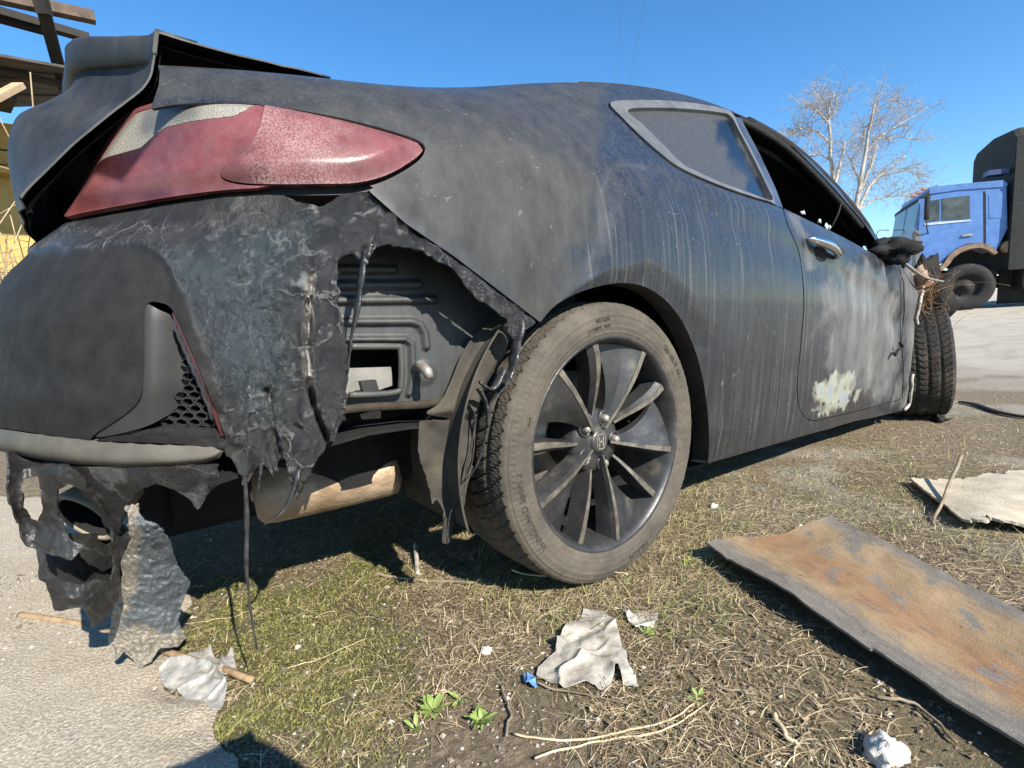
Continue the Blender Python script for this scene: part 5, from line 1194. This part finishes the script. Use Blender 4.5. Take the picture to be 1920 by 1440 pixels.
c_ = m.ramp(n1, (.3, (.05, .125, .33)), (.7, (.085, .19, .43))); c_ = m.mix(m.ramp(n2, (.66, 0), (.69, 1)), c_, (.10, .30, .62)); c_ = m.mix(m.ramp(m.noise(7, 6, .7), (.69, 0), (.72, 1)), c_, (.07, .045, .035))
MT['blue'] = m.done(c_, .42, None, 0, .5)
MT['tarp'] = plain('dark_tarpaulin', (.007, .008, .009), (.016, .018, .018), 3, .8, .01)
MT['tk_dark'] = plain('truck_chassis_black', (.006, .006, .007), (.02, .019, .018), 6, .8, .004)
MT['tk_rust'] = plain('rusty_mudguard', (.10, .055, .032), (.27, .20, .135), 9, .8, .003)
MT['tk_glass'] = plain('truck_glass', (.02, .024, .025), (.10, .11, .10), 3, .08, 0, 0)
MT['tk_tyre'] = plain('truck_tyre', (.009, .009, .0095), (.022, .0215, .020), 6, .85, .006)
MT['tk_grey'] = plain('grey_panel', (.10, .10, .095), (.17, .165, .15), 6, .6, .001)
CABW = 2.35
slab('cab_body', [(1745, 353), (1800, 347), (1880, 341), (1887, 346), (1889, 428), (1868, 470), (1855, 462), (1838, 457), (1812, 459), (1792, 468), (1775, 482), (1766, 494), (1719, 499), (1718, 428), (1728, 374)], 0, -CABW, MT['blue'])
slab('roof_trim', [(1743, 351), (1800, 345), (1880, 338), (1889, 345), (1886, 350), (1800, 356), (1742, 364)], .025, -CABW-.02, MT['blue'])
dr = slab('cab_door', [(1722, 374), (1842, 360), (1843, 455), (1812, 457), (1792, 466), (1774, 481), (1765, 493), (1722, 497)], .022, .002, MT['blue'])
slab('door_window', [(1765, 373), (1817, 367), (1818, 410), (1765, 414)], .03, .0, MT['tk_glass'], dr)
slab('vent_window', [(1737, 378), (1761, 374), (1761, 413), (1735, 417)], .03, .0, MT['tk_glass'], dr)
slab('window_frame', [(1733, 419), (1819, 412), (1819, 415), (1733, 423)], .036, .0, plain('pale_window_frame', (.3, .36, .45), (.5, .55, .6), 9, .5, 0), dr)
slab('door_handle', [(1803, 441), (1822, 438), (1822, 442), (1803, 444)], .06, .02, MT['steel_dirty'], dr)
slab('rear_side_panel', [(1848, 362), (1883, 358), (1885, 428), (1866, 465), (1848, 458)], .020, .002, MT['blue'])
slab('pressed_panel', [(1853, 367), (1880, 364), (1880, 408), (1854, 410)], .028, .01, MT['blue'])
slab('door_gap', [(1843, 359), (1847, 358), (1847, 459), (1843, 459)], .012, .0, MT['tk_dark'])
# front face: windscreen halves, sun visor, lower grille
uf = tk([(1718, 499), (1718, 430), (1728, 374), (1745, 353)])
for a, b in ((-.10, -1.13), (-1.21, -2.25)):
    lo_, hi_ = uf[1]+np.array([.01, .03]), uf[2]+np.array([.014, .0]); V = np.vstack([tw([lo_], a), tw([lo_], b), tw([hi_], b), tw([hi_], a)]); V2 = np.vstack([V, V-eu*.012]); mesh_obj('windscreen', V2, [(0, 1, 2, 3), (7, 6, 5, 4), (0, 3, 7, 4), (1, 5, 6, 2), (0, 4, 5, 1), (3, 2, 6, 7)], MT['tk_glass'], truck, False)
V = np.vstack([tw([uf[2]+np.array([.03, .03])], .02), tw([uf[2]+np.array([.03, .03])], -CABW-.02), tw([uf[3]+np.array([-.12, .06])], -CABW-.02), tw([uf[3]+np.array([-.12, .06])], .02)]); V2 = np.vstack([V, V-ev*.12-eu*.03])
mesh_obj('sun_visor', V2, [(0, 1, 2, 3), (7, 6, 5, 4), (0, 3, 7, 4), (1, 5, 6, 2), (0, 4, 5, 1), (3, 2, 6, 7)], MT['tk_dark'], truck, False)
V = np.vstack([tw([uf[0]+np.array([.02, .0])], .03), tw([uf[0]+np.array([.02, 0])], -.28), tw([uf[1]+np.array([.02, -.04])], -.28), tw([uf[1]+np.array([.02, -.04])], .03)]); V2 = np.vstack([V, V-eu*.10]); mesh_obj('corner_panel', V2, [(0, 1, 2, 3), (7, 6, 5, 4), (0, 3, 7, 4), (1, 5, 6, 2), (0, 4, 5, 1), (3, 2, 6, 7)], MT['tk_grey'], truck, False)
ub = tk([(1719, 500), (1719, 512)]); V = np.vstack([tw([ub[0]+np.array([.1, 0])], .02), tw([ub[0]+np.array([.1, 0])], -CABW), tw([ub[1]+np.array([.1, -.25])], -CABW), tw([ub[1]+np.array([.1, -.25])], .02)]); V2 = np.vstack([V, V-eu*.2]); mesh_obj('front_bumper', V2, [(0, 1, 2, 3), (7, 6, 5, 4), (0, 3, 7, 4), (1, 5, 6, 2), (0, 4, 5, 1), (3, 2, 6, 7)], MT['tk_dark'], truck, False)
mi = tk([(1734, 392)])[0]; V, F = box_data((-.05, -.30, .10), (.05, .28, .24), .03); mesh_obj('wing_mirror', TK0+(mi[0]+V[:, :1])*eu+(mi[1]+V[:, 1:2])*ev+V[:, 2:3]*ew, F, MT['tk_dark'], truck)
tube('mirror_arm', tw(tk([(1733, 418), (1735, 430), (1740, 438)]), [.17, .12, .02]), .014, MT['tk_dark'], truck, 6)
fm = tw(tk([(1717, 405), (1717, 440)]), -2.5); q = fm+eu*.30; tube('far_mirror_frame', crom([q[0]-eu*.3, q[0], q[1], q[1]-eu*.3], 4, False), .012, MT['tk_dark'], truck, 6)
slab('indicator_lamp', [(1705, 470), (1718, 470), (1718, 477), (1705, 477)], .02, -.05, plain('orange_lamp', (.5, .12, .02), (.6, .2, .05), 20, .3, 0))
for k in range(3):
    V, F = box_data((-.12, 0, -.05), (.06, .07, .05), .01); pp = tw([uf[3]+np.array([-.05, .09])], -.7-.45*k)[0]; mesh_obj('marker_lamp', pp+V[:, :1]*eu+V[:, 1:2]*ev+V[:, 2:3]*ew, F, plain('faded_red_lamp', (.35, .14, .1), (.5, .25, .2), 20, .4, 0), truck)
# mudguard, front wheel, chassis
ou = tk([(1757, 506), (1768, 493), (1778, 478), (1795, 466), (1813, 459), (1838, 456), (1856, 462), (1868, 474), (1862, 478), (1850, 470), (1836, 465), (1815, 467), (1799, 474), (1786, 484), (1776, 498), (1764, 509)])
V, F = prism_data(ou, -.05, .10, lambda p, h: tw(p, h)); mesh_obj('mudguard', V, F, MT['tk_rust'], truck, False)
slab('mudguard_inside', [(1776, 498), (1799, 474), (1836, 465), (1868, 478), (1875, 520), (1872, 548), (1790, 500)], -.45, -.55, MT['tk_dark'])
hub = tk([(1813, 538)])[0]; rad = tk([(1813, 538), (1813, 581)]); R_ = rad[0, 1]-rad[1, 1]+.005; print('truck wheel r', R_, 'cab len', uf[0]-tk([(1889, 430)])[0])
def twheel(u, v, w, R_):
    wh = empty('wheel', tuple(TK0*0)); wh.parent = truck
    V, F = lathe_data([(.52*R_, .0), (.60*R_, .03), (.80*R_, .04), (.94*R_, .02), (1.0*R_, -.03), (1.0*R_, -.24), (.90*R_, -.28), (.5*R_, -.28)], 48)
    mesh_obj('tyre', TK0+(u+V[:, :1])*eu+(v+V[:, 2:3])*ev+(w+V[:, 1:2])*ew, F, MT['tk_tyre'], wh)
    V, F = lathe_data([(0, .02), (.10*R_, .02), (.14*R_, -.02), (.30*R_, -.05), (.42*R_, -.10), (.50*R_, -.03), (.55*R_, .0), (.55*R_, -.2)], 40)
    mesh_obj('rim', TK0+(u+V[:, :1])*eu+(v+V[:, 2:3])*ev+(w+V[:, 1:2])*ew, F, MT['tk_dark'], wh)
twheel(hub[0], hub[1], -.02, R_); twheel(hub[0], hub[1], -2.1, R_)
twheel(hub[0]-4.2, hub[1], -.02, R_); twheel(hub[0]-4.2, hub[1], -2.1, R_)
uv0 = hub
def tbox(name, u0, u1, v0, v1, w0, w1, mat, bev=.0):
    V, F = box_data((u0, v0, w0), (u1, v1, w1), bev); return mesh_obj(name, TK0+V[:, :1]*eu+V[:, 1:2]*ev+V[:, 2:3]*ew, F, mat, truck, False)
ur = tk([(1889, 430)])[0][0]
tbox('chassis', ur-6.0, hub[0]+.6, .55, .85, -1.7, -.6, MT['tk_dark']); tbox('fuel_tank', ur-1.3, ur-.35, .45, 1.0, -.55, -.02, MT['tk_dark'], .08)
tbox('cab_underside', ur+.05, uf[0][0]-.1, .62, 1.0, -2.2, -.25, MT['tk_dark']); tbox('truck_shade_sheet', ur-5.5, ur-.1, .12, 1.25, -.60, -.54, MT['tk_dark'])  # last box: dark sheet reaching low, standing in for shadow under the truck
fc_ = tk([(1891, 462)])[0]; V, F = lathe_data([(0, .03), (.12, .03), (.15, .0), (.15, -.1)], 24); mesh_obj('air_filter_cap', TK0+(fc_[0]+V[:, :1])*eu+(fc_[1]+V[:, 2:3])*ev+(.02+V[:, 1:2])*ew, F, MT['tk_rust'], truck)
# tarpaulin body: framed box with a sloping front bow
u_f = tk([(1896, 400)], .08)[0][0]; z1 = tk([(1822, 291)], -2.35)[0][1]; VV = []
sect = [(.08, -.22), (-.12, .0), (-1.15, .10), (-2.15, .0), (-2.35, -.16)]
for du, ds in ((0, -.03), (-.10, .0), (-1.4, -.04), (-2.8, .02), (-4.2, -.04), (-6.2, .0)):
    for w_, dz in sect: VV.append((u_f+du, z1+dz+ds, w_))
    VV += [(u_f+du, .95, -2.35), (u_f+du, .95, .08)]
VV = np.array(VV); n = 7; F = [(i*n+k, i*n+(k+1) % n, (i+1)*n+(k+1) % n, (i+1)*n+k) for i in range(5) for k in range(n)]+[tuple(range(n)), tuple(range(5*n+n-1, 5*n-1, -1))]
mesh_obj('tarpaulin_body', TK0+VV[:, :1]*eu+VV[:, 1:2]*ev+VV[:, 2:3]*ew, F, MT['tarp'], truck, False)
for du in (-.02, -.75, -1.4, -2.1, -2.8): V, F = bar_data(*[TK0+(u_f+du)*eu+z_*ev+.10*ew for z_ in (.95, z1-.25)], .05, .03, eu); mesh_obj('tarpaulin_strap', V, F, MT['tk_dark'], truck, False)
tbox('roof_vent', tk([(1868, 322)])[0][0]-.25, tk([(1868, 322)])[0][0]+.15, tk([(1868, 327)])[0][1], tk([(1868, 327)])[0][1]+.12, -.3, .0, plain('dark_blue_box', (.015, .03, .09), (.03, .06, .15), 8, .5, 0))

# ================================================================== BARE TREES
MT['bark'] = plain('pale_bark', (.17, .155, .135), (.44, .415, .37), 5, .85, .01, 0, (1, 1, 1), 20)
MT['twigs'] = plain('grey_twigs', (.20, .175, .15), (.40, .36, .32), 3, .85, 0)
def tree(name, base_px, limbs, D, label, seed, ntw):
    r = np.random.default_rng(seed); base = at_depth([base_px], D)[0]; gz = float(zg(base[0], base[1]))
    tr = empty(name, (base[0], base[1], gz), label, 'tree', 'bare trees behind the truck'); parts = []; tips = []
    mpp = D/FPX
    for px, r0, r1 in limbs:
        dj = np.cumsum(r.normal(0, .35, len(px))); P = np.array([at_depth([p], D+dj[i]*.6)[0] for i, p in enumerate(px)])
        C_ = crom(P, 7, False); n = len(C_); s = np.linspace(0, 1, n); C_ = C_+.10*np.stack([fbm(np.stack([s*6, s*0, s*0+k], -1), 3, seed+k+int(px[0][0])) for k in range(3)], -1)*s[:, None]
        rr = (r0+(r1-r0)*s)*mpp*.85; parts.append(tube_data(C_, rr, 7)); tips.append((C_, rr))
    V, F = merge(parts); V[:, 2] = np.maximum(V[:, 2], gz-.1); mesh_obj('trunk', V, F, MT['bark'], tr)
    # twigs: two generations off the limbs, drooping at the ends
    tw_ = []; second = []
    wts = np.array([len(C_) for C_, _ in tips], float); wts /= wts.sum()
    def sprout(a, t, L_, r_, lvl):
        d = t*.5+r.normal(0, .75, 3)+np.array([0, 0, .15]); d /= np.linalg.norm(d); s = np.linspace(0, 1, 6)[:, None]; bend = r.normal(0, .28, 3)+np.array([0, 0, -.10*lvl])
        P = a+d*L_*s+bend*L_*s**2+.03*L_*r.normal(0, 1, (6, 3))*s; tw_.append(tube_data(P, np.linspace(r_, r_*.35, 6), 3, 1, False)); return P
    for k in range(ntw):
        C_, rr = tips[r.choice(len(tips), p=wts)]; i = int(r.uniform(.30, .999)*(len(C_)-1)); t = C_[min(i+1, len(C_)-1)]-C_[i-1]; t /= max(np.linalg.norm(t), 1e-6)
        P = sprout(C_[i], t, r.uniform(.5, 1.5)*D/30, .020*D/30, 0)
        for _ in range(4):
            j = r.integers(1, 6); t2 = P[j]-P[j-1]; t2 /= np.linalg.norm(t2); Q = sprout(P[j], t2, r.uniform(.3, .8)*D/30, .012*D/30, 1)
            for _ in range(2): j2 = r.integers(2, 6); t3 = Q[j2]-Q[j2-1]; t3 /= np.linalg.norm(t3); sprout(Q[j2], t3, r.uniform(.2, .5)*D/30, .008*D/30, 2)
    V, F = merge(tw_); mesh_obj('crown', V, F, MT['twigs'], tr)
tree('bare_tree', (1572, 560), [([(1574, 575), (1570, 450), (1563, 340), (1557, 270), (1554, 215), (1562, 178)], 6.5, 1.2), ([(1565, 345), (1575, 310), (1580, 268)], 3.5, 2.2), ([(1557, 270), (1535, 250), (1515, 240), (1492, 245), (1475, 262)], 2.6, .7), ([(1556, 235), (1530, 205), (1515, 190)], 2.2, .6), ([(1560, 300), (1530, 290), (1500, 300)], 2.2, .6), ([(1554, 215), (1545, 190), (1535, 170)], 1.6, .6), ([(1560, 225), (1567, 205), (1568, 170)], 1.6, .6)], 30, 'pale bare tree nearer the burnt car with a broken side limb', 3, 150)
tree('bare_tree', (1600, 560), [([(1600, 575), (1602, 420), (1612, 340), (1628, 260), (1640, 210), (1652, 168)], 6.5, 1.0), ([(1602, 410), (1630, 350), (1660, 320), (1697, 292)], 4.0, 1.6), ([(1606, 380), (1628, 320), (1644, 272)], 3.6, 2.0), ([(1622, 290), (1650, 255), (1690, 232), (1735, 205)], 2.6, .6), ([(1640, 262), (1680, 258), (1725, 262)], 2.2, .6), ([(1602, 400), (1640, 375), (1690, 365), (1740, 372)], 3.0, .6), ([(1636, 225), (1622, 240), (1620, 275)], 1.4, .6), ([(1612, 340), (1595, 300), (1582, 280)], 2.6, .7), ([(1640, 210), (1668, 190), (1700, 195)], 1.6, .6), ([(1640, 335), (1690, 320), (1730, 330)], 2.2, .6), ([(1601, 430), (1580, 390), (1560, 370)], 2.6, .6)], 31, 'pale forked bare tree just left of the blue truck', 8, 230)

# ================================================================== SHED AND CANOPY AT THE LEFT
MT['yellow'] = plain('yellow_render', (.36, .225, .055), (.50, .34, .11), 3, .85, .004, 0, (1, 1, 1), 40)
MT['rustbeam'] = plain('rusty_beam', (.045, .032, .025), (.12, .085, .06), 8, .8, .002)
MT['darkbeam'] = plain('dark_rusted_steel', (.010, .009, .008), (.03, .026, .022), 6, .8, .002)
MT['roofsheet'] = plain('weathered_roof_boards', (.03, .026, .021), (.085, .075, .06), 5, .85, .004, 0, (1, 6, 6))
YW = 7.0; wl = hy([(-420, 206), (95, 212)], YW); wz = wl[:, 2].mean(); print('wall', wl)
shed = empty('yellow_shed', (float(wl[:, 0].mean()), YW+.2, 0), 'yellow rendered shed wall behind the raised boot lid', 'shed')
hb = [hy([(20, p)], YW)[0][2] for p in (283, 300, 330, 360)]
box('wall', (wl[0, 0], YW, -.05), (wl[1, 0], YW+.3, wz), MT['yellow'], shed); box('ledge', (wl[0, 0], YW-.05, hb[1]-.07), (wl[1, 0], YW-.002, hb[1]+.03), MT['yellow'], shed)
box('wall_joint', (wl[0, 0], YW-.008, hb[0]-.01), (wl[1, 0], YW-.002, hb[0]+.01), MT['darkbeam'], shed)
box('plinth_rail', (wl[0, 0], YW-.22, hb[2]-.02), (wl[1, 0], YW-.002, hb[2]+.06), MT['yellow'], shed)
canopy = empty('canopy_frame', tuple(hz(np.array([[20, 1000]]), 0)[0]*0+np.array([wl[0, 0]+1.0, 5.5, 0])), 'rusted steel canopy frame with loose roof boards above the shed', 'canopy')
def beam(nm, p0, p1, y0, y1, wpx, mat, ht=None):
    a = hy([p0], y0)[0]; b = hy([p1], y1)[0]; sc = (y0-CAM_P[1])/FPX*1.0/ .78*.8; V, F = bar_data(a, b, .10, wpx*sc); return mesh_obj(nm, V, F, mat, canopy, False)
beam('purlin', (-260, -62), (178, 33), 5.0, 5.0, 13, MT['rustbeam']); beam('purlin', (-260, -52), (168, 72), 5.3, 5.3, 9, MT['darkbeam']); beam('purlin', (-260, -38), (95, 60), 5.35, 5.35, 8, MT['darkbeam'])
beam('rafter', (66, -40), (84, 28), 4.9, 4.95, 11, MT['darkbeam']); beam('rafter', (82, 20), (122, 168), 4.95, 5.6, 9, MT['darkbeam'])
t0 = hy([(-300, 52), (144, 131)], 5.2); t1 = hy([(-300, 215), (110, 200)], YW-.1)
for k in range(6):
    a, b = k/6+.004, (k+1)/6-.004; P = [t0[0]*(1-a)+t1[0]*a, t0[1]*(1-a)+t1[1]*a, t0[1]*(1-b)+t1[1]*b, t0[0]*(1-b)+t1[0]*b]; P = np.array(P); P[:, 2] += .012*(k % 2); V = np.vstack([P, P+np.array([0, 0, .025])])
    mesh_obj('roof_board', V, [(3, 2, 1, 0), (4, 5, 6, 7), (0, 1, 5, 4), (1, 2, 6, 5), (2, 3, 7, 6), (3, 0, 4, 7)], MT['roofsheet'], canopy, False)
beam('roof_batten', (-260, 75), (116, 158), 5.5, 5.5, 5, MT['darkbeam']); beam('brace', (-40, 200), (36, 160), 4.9, 5.3, 7, plain('sunlit_timber', (.30, .20, .12), (.45, .33, .21), 6, .8, .001)); beam('brace', (8, 205), (18, 178), 6.3, 5.6, 7, MT['darkbeam'])
pb = hy([(-120, 400)], 5.2)[0]; box('post', (pb[0]-.06, 5.2, 0), (pb[0]+.06, 5.32, t0[0][2]+.05), MT['darkbeam'], canopy)
# dry shrub in front of the shed
sb = hz([(40, 780)], 0)[0]*0+np.r_[hy([(20, 450)], 5.6)[0][:2], 0]; shrub = empty('dry_shrub', tuple(sb), 'dry leafless shrub in front of the yellow shed', 'shrub'); parts = []; r = np.random.default_rng(5)
for k in range(240):
    a = sb+np.array([r.normal(0, .35), r.normal(0, .2), 0]); d = np.array([r.normal(0, .42), r.normal(0, .4), 1.0]); d /= np.linalg.norm(d); L_ = r.uniform(1.3, 2.5); s = np.linspace(0, 1, 7)[:, None]; bd = r.normal(0, .35, 3)+np.array([0, 0, -.25])
    P = a+d*L_*s+bd*L_*s**2; parts.append(tube_data(P, np.linspace(.010, .004, 7), 4))
    for _ in range(4):
        j = r.integers(2, 7); d2 = r.normal(0, 1, 3); d2[2] = abs(d2[2])*.4; d2 /= np.linalg.norm(d2); Q = P[j]+d2*r.uniform(.15, .5)*np.linspace(0, 1, 4)[:, None]; parts.append(tube_data(Q, np.linspace(.005, .002, 4), 3))
V, F = merge(parts); mesh_obj('stems', V, F, plain('dry_shrub_stem', (.26, .19, .11), (.50, .40, .27), 6, .8, 0), shrub)
# overhead cables
for a, b, lb in (((1172, -60), (1152, 170), 'left of the two thin overhead cables above the roof'), ((1222, -60), (1176, 175), 'right pair of thin overhead cables above the roof')):
    P = np.array([at_depth([a], 26)[0], at_depth([((a[0]+b[0])/2, (a[1]+b[1])/2)], 36)[0], at_depth([b], 60)[0]]); d = P[0]-P[2]; P = np.vstack([P[0]+d*.6, P, P[2]-d*.5])
    tag(tube('overhead_cable', crom(P, 6, False), .012, plain('cable', (.10, .11, .13), (.14, .15, .17), 3, .7, 0), None, 5), lb, 'cable', 'overhead cables')

# ================================================================== SMALL LITTER (too many to count)
rng = np.random.default_rng(77)
NOGO = [on_ground([(1322, 1038), (1556, 984), (2150, 1270), (2150, 1570)])[:, :2]]
def scatter(n, spread, xr, yr):
    """random ground points, thicker near where one stands"""
    P = np.stack([rng.uniform(*xr, n), rng.uniform(*yr, n)], -1); d = np.hypot(P[:, 0]+.2, P[:, 1]+1.1)
    return P[rng.random(n) < np.minimum(1, (spread/np.maximum(d, .05))**1.7)]
def litter_ok(P, conc=True):
    ok = sd_poly(P, NOGO[0]) > .01
    if conc: ok &= sd_poly(P, CONC)+.03*fbm(np.c_[P*7, P[:, :1]*0], 5, 3) > 0
    return ok
def blades(name, P, L_, W_, rise, curl, mat, label, seed, droop=True):
    """narrow curved strips, three quads each"""
    r = np.random.default_rng(seed); n = len(P); a = r.uniform(0, 2*np.pi, n); L = L_*r.uniform(.35, 1.3, n); el = np.abs(r.normal(0, rise, n)); wv = W_*r.uniform(.6, 1.4, n)
    d = np.stack([np.cos(a), np.sin(a)], -1); pn = np.stack([-d[:, 1], d[:, 0]], -1); c = r.normal(0, curl, n); base = np.c_[P, zg(P[:, 0], P[:, 1])+.001+r.uniform(0, .004, n)]
    V = np.zeros((n, 8, 3))
    for k, t in enumerate((0, .35, .7, 1.0)):
        q = base.copy(); q[:, :2] += d*(L*t)[:, None]+pn*(c*L*t*t)[:, None]; q[:, 2] += L*t*np.sin(el)-(L*t*t*np.sin(el)*.75 if droop else 0); wd = wv*(1-.75*t)
        V[:, 2*k] = q; V[:, 2*k+1] = q; V[:, 2*k, :2] -= pn*wd[:, None]; V[:, 2*k+1, :2] += pn*wd[:, None]; V[:, 2*k+1, 2] += wd*.6
    i = (np.arange(n)*8)[:, None]; F = np.vstack([i+np.array([[2*k, 2*k+1, 2*k+3, 2*k+2]]) for k in range(3)])
    o = mesh_obj(name, V.reshape(-1, 3), F, mat, None, True, {'tint': np.repeat(r.random(n), 8)}); return tag(o, label, None, None, 'stuff')
def tinted(name, *st, rough=.75):
    m = Mat(name); return m.done(m.ramp(m.attr('tint'), *st), rough)
P = scatter(1000000, .62, (-2.2, 4.8), (-3.2, 1.4)); k_ = fbm(np.c_[P*1.6, P[:, :1]*0], 4, 31); P1 = P[litter_ok(P) & (k_+.6*rng.random(len(P)) > -.05) & ((sd_poly(P, MOSS) > -.02) | (rng.random(len(P)) < .25))]
print('straw', len(P1))
blades('dry_grass', P1, .038, .00062, .36, .22, tinted('dry_grass_blade', (0, (.075, .055, .032)), (.4, (.21, .155, .085)), (.75, (.40, .31, .18)), (1, (.60, .50, .33))), 'matted dry grass and straw covering the yard', 1)
P = scatter(300000, .5, (-2.2, 4.0), (-3.2, 1.0)); P2 = P[litter_ok(P) & (fbm(np.c_[P*2.1, P[:, :1]*0], 4, 47) > .05) & (rng.random(len(P)) < .4) & (sd_poly(P, MOSS) > -.05)]
blades('dead_leaf_litter', P2, .010, .0026, .5, .12, tinted('dead_leaf', (0, (.045, .031, .019)), (.5, (.15, .105, .066)), (.85, (.27, .20, .125)), (1, (.42, .34, .24))), 'small dead leaves and bark bits scattered over the soil', 2); print('leaves', len(P2))
lo = MOSS.min(0)-.15; hi = MOSS.max(0)+.15; P = np.stack([rng.uniform(lo[0], hi[0], 150000), rng.uniform(lo[1], hi[1], 150000)], -1); mk = smooth(.10, -.16, sd_poly(P, MOSS)+.10*fbm(np.c_[P*9, P[:, :1]*0], 4, 3))*smooth(-.45, .1, fbm(np.c_[P*6, P[:, :1]*0], 4, 13)); P3 = P[(rng.random(len(P)) < mk) & litter_ok(P)]; print('moss', len(P3))
blades('moss', P3, .0046, .0011, .8, .4, tinted('moss_tuft', (0, (.05, .055, .010)), (.5, (.145, .145, .030)), (1, (.27, .25, .085))), 'low yellow green moss on the soil beside the concrete', 3, False)
P = scatter(160000, .5, (-2.0, 4.5), (-3.2, 1.2)); P4 = P[litter_ok(P) & (fbm(np.c_[P*1.1, P[:, :1]*0], 4, 61) > .22)]
blades('green_grass', P4, .035, .0009, .8, .6, tinted('green_grass_blade', (0, (.07, .10, .02)), (.6, (.16, .19, .045)), (1, (.33, .30, .12))), 'sparse short green grass blades among the litter', 4, False); print('green', len(P4))
P = scatter(90000, .5, (-2.0, 4.5), (-3.2, 1.2)); P5 = P[litter_ok(P) & (fbm(np.c_[P*1.9, P[:, :1]*0], 4, 83) > -.1)]
blades('fine_twigs', P5, .060, .0008, .22, .15, tinted('fine_twig', (0, (.03, .022, .016)), (.6, (.09, .068, .048)), (1, (.20, .16, .115))), 'fine dark twigs strewn through the dry grass', 6); print('twigs', len(P5))
# grit and crumbs
P = np.vstack([scatter(60000, .45, (-2.2, 4.5), (-3.2, 1.2)), np.stack([rng.uniform(-1.6, -.2, 9000), rng.uniform(-1.8, .2, 9000)], -1)]); P = P[sd_poly(P, NOGO[0]) > .01]; n = len(P); print('grit', n)
oct_ = np.array([(1, 0, 0), (-1, 0, 0), (0, 1, 0), (0, -1, 0), (0, 0, 1), (0, 0, -1.)]); of = np.array([(0, 2, 4), (2, 1, 4), (1, 3, 4), (3, 0, 4), (2, 0, 5), (1, 2, 5), (3, 1, 5), (0, 3, 5)])
sz = np.abs(rng.normal(0, .0022, n))+.0008; V = oct_[None]*(sz[:, None, None]*rng.uniform(.5, 1.3, (n, 6, 1))); a = rng.uniform(0, 6.3, n); ca_, sa_ = np.cos(a)[:, None], np.sin(a)[:, None]
V = np.stack([V[..., 0]*ca_-V[..., 1]*sa_, V[..., 0]*sa_+V[..., 1]*ca_, V[..., 2]*.7], -1); V += np.c_[P, zg(P[:, 0], P[:, 1])+sz*.3+np.where(sd_poly(P, CONC) < -.02, .012, 0)][:, None]
o = mesh_obj('grit', V.reshape(-1, 3), (of[None]+(np.arange(n)*6)[:, None, None]).reshape(-1, 3), tinted('grit_stone', (0, (.10, .08, .055)), (.6, (.24, .205, .155)), (1, (.48, .45, .40)), rough=.9), None, False, {'tint': np.repeat(rng.random(n), 6)}); tag(o, 'loose grit and small crumbs on the ground', None, None, 'stuff')

# ================================================================== THE ONE WHO TAKES THE PICTURE (behind the lens, seen by the shadow)
def person():
    c = CAM_P; B = np.array([0, -1., 0]); hip = np.array([c[0]-.02, c[1]-.86, .33]); ch = hip+np.array([.02, .12, .30]); nk = ch+np.array([0, .06, .20]); hd = nk+np.array([0, .05, .11])
    J = {'hip': (hip, .15), 'waist': (hip+np.array([.01, .05, .15]), .135), 'chest': (ch, .155), 'neck': (nk, .06), 'head': (hd, .095), 'crown': (hd+np.array([0, .01, .09]), .085)}
    E = [('hip', 'waist'), ('waist', 'chest'), ('chest', 'neck'), ('neck', 'head'), ('head', 'crown')]
    for s, n in ((1, 'r'), (-1, 'l')):
        sh = ch+np.array([.19*s, .03, .10]); el = sh+np.array([.07*s, .20, -.24]); wr = c+np.array([.085*s, -.06, -.03]); pm = c+np.array([.07*s, -.03, -.005])
        kn = hip+np.array([.20*s, .40, .16 if s > 0 else -.20]); an = kn+np.array([.0, -.16 if s > 0 else -.36, -.44 if s > 0 else -.08]); an[2] = .08; toe = an+np.array([.03*s, .17, -.045])
        for k, p, r in (('sh', sh, .065), ('el', el, .045), ('wr', wr, .030), ('pm', pm, .032), ('th', hip+np.array([.10*s, .06, -.02]), .095), ('kn', kn, .065), ('an', an, .045), ('toe', toe, .038)): J[k+n] = (p, r)
        E += [('chest', 'sh'+n), ('sh'+n, 'el'+n), ('el'+n, 'wr'+n), ('wr'+n, 'pm'+n), ('hip', 'th'+n), ('th'+n, 'kn'+n), ('kn'+n, 'an'+n), ('an'+n, 'toe'+n)]
        for f in range(5):
            a = pm+np.array([-.010*s, .008, .022-.014*f]); b = a+np.array([-.022*s, .012, 0]); d = b+np.array([-.018*s, -.006, .002])
            if f == 4: a = pm+np.array([-.005*s, -.012, .02]); b = a+np.array([-.02*s, -.004, .012]); d = b+np.array([-.018*s, .0, .006])
            for k, p in (('a', a), ('b', b), ('c', d)): J[f'{k}{f}{n}'] = (p, .0085)
            E += [('pm'+n, f'a{f}{n}'), (f'a{f}{n}', f'b{f}{n}'), (f'b{f}{n}', f'c{f}{n}')]
    K = list(J); me = bpy.data.meshes.new('person'); me.from_pydata([tuple(J[k][0]-np.array([hip[0], hip[1], 0])) for k in K], [(K.index(a), K.index(b)) for a, b in E], [])
    o = bpy.data.objects.new('person', me); COL.objects.link(o); o.location = (hip[0], hip[1], 0)
    sk = o.modifiers.new('skin', 'SKIN'); me.skin_vertices[0].data[K.index('hip')].use_root = True
    for i, k in enumerate(K): me.skin_vertices[0].data[i].radius = (J[k][1],)*2
    o.modifiers.new('round', 'SUBSURF').render_levels = 2
    me.materials.append(plain('dark_clothes', (.02, .022, .03), (.05, .052, .06), 20, .85, .001)); return tag(o, 'crouching person in dark clothes holding a phone at the camera', 'person')
person()
V, F = box_data((CAM_P[0]-.074, CAM_P[1]-.034, CAM_P[2]-.036), (CAM_P[0]+.074, CAM_P[1]-.026, CAM_P[2]+.036), .003); tag(mesh_obj('phone', V, F, plain('phone_glass', (.01, .01, .012), (.02, .02, .022), 20, .2, 0), None), 'black phone held sideways at the camera position', 'phone')
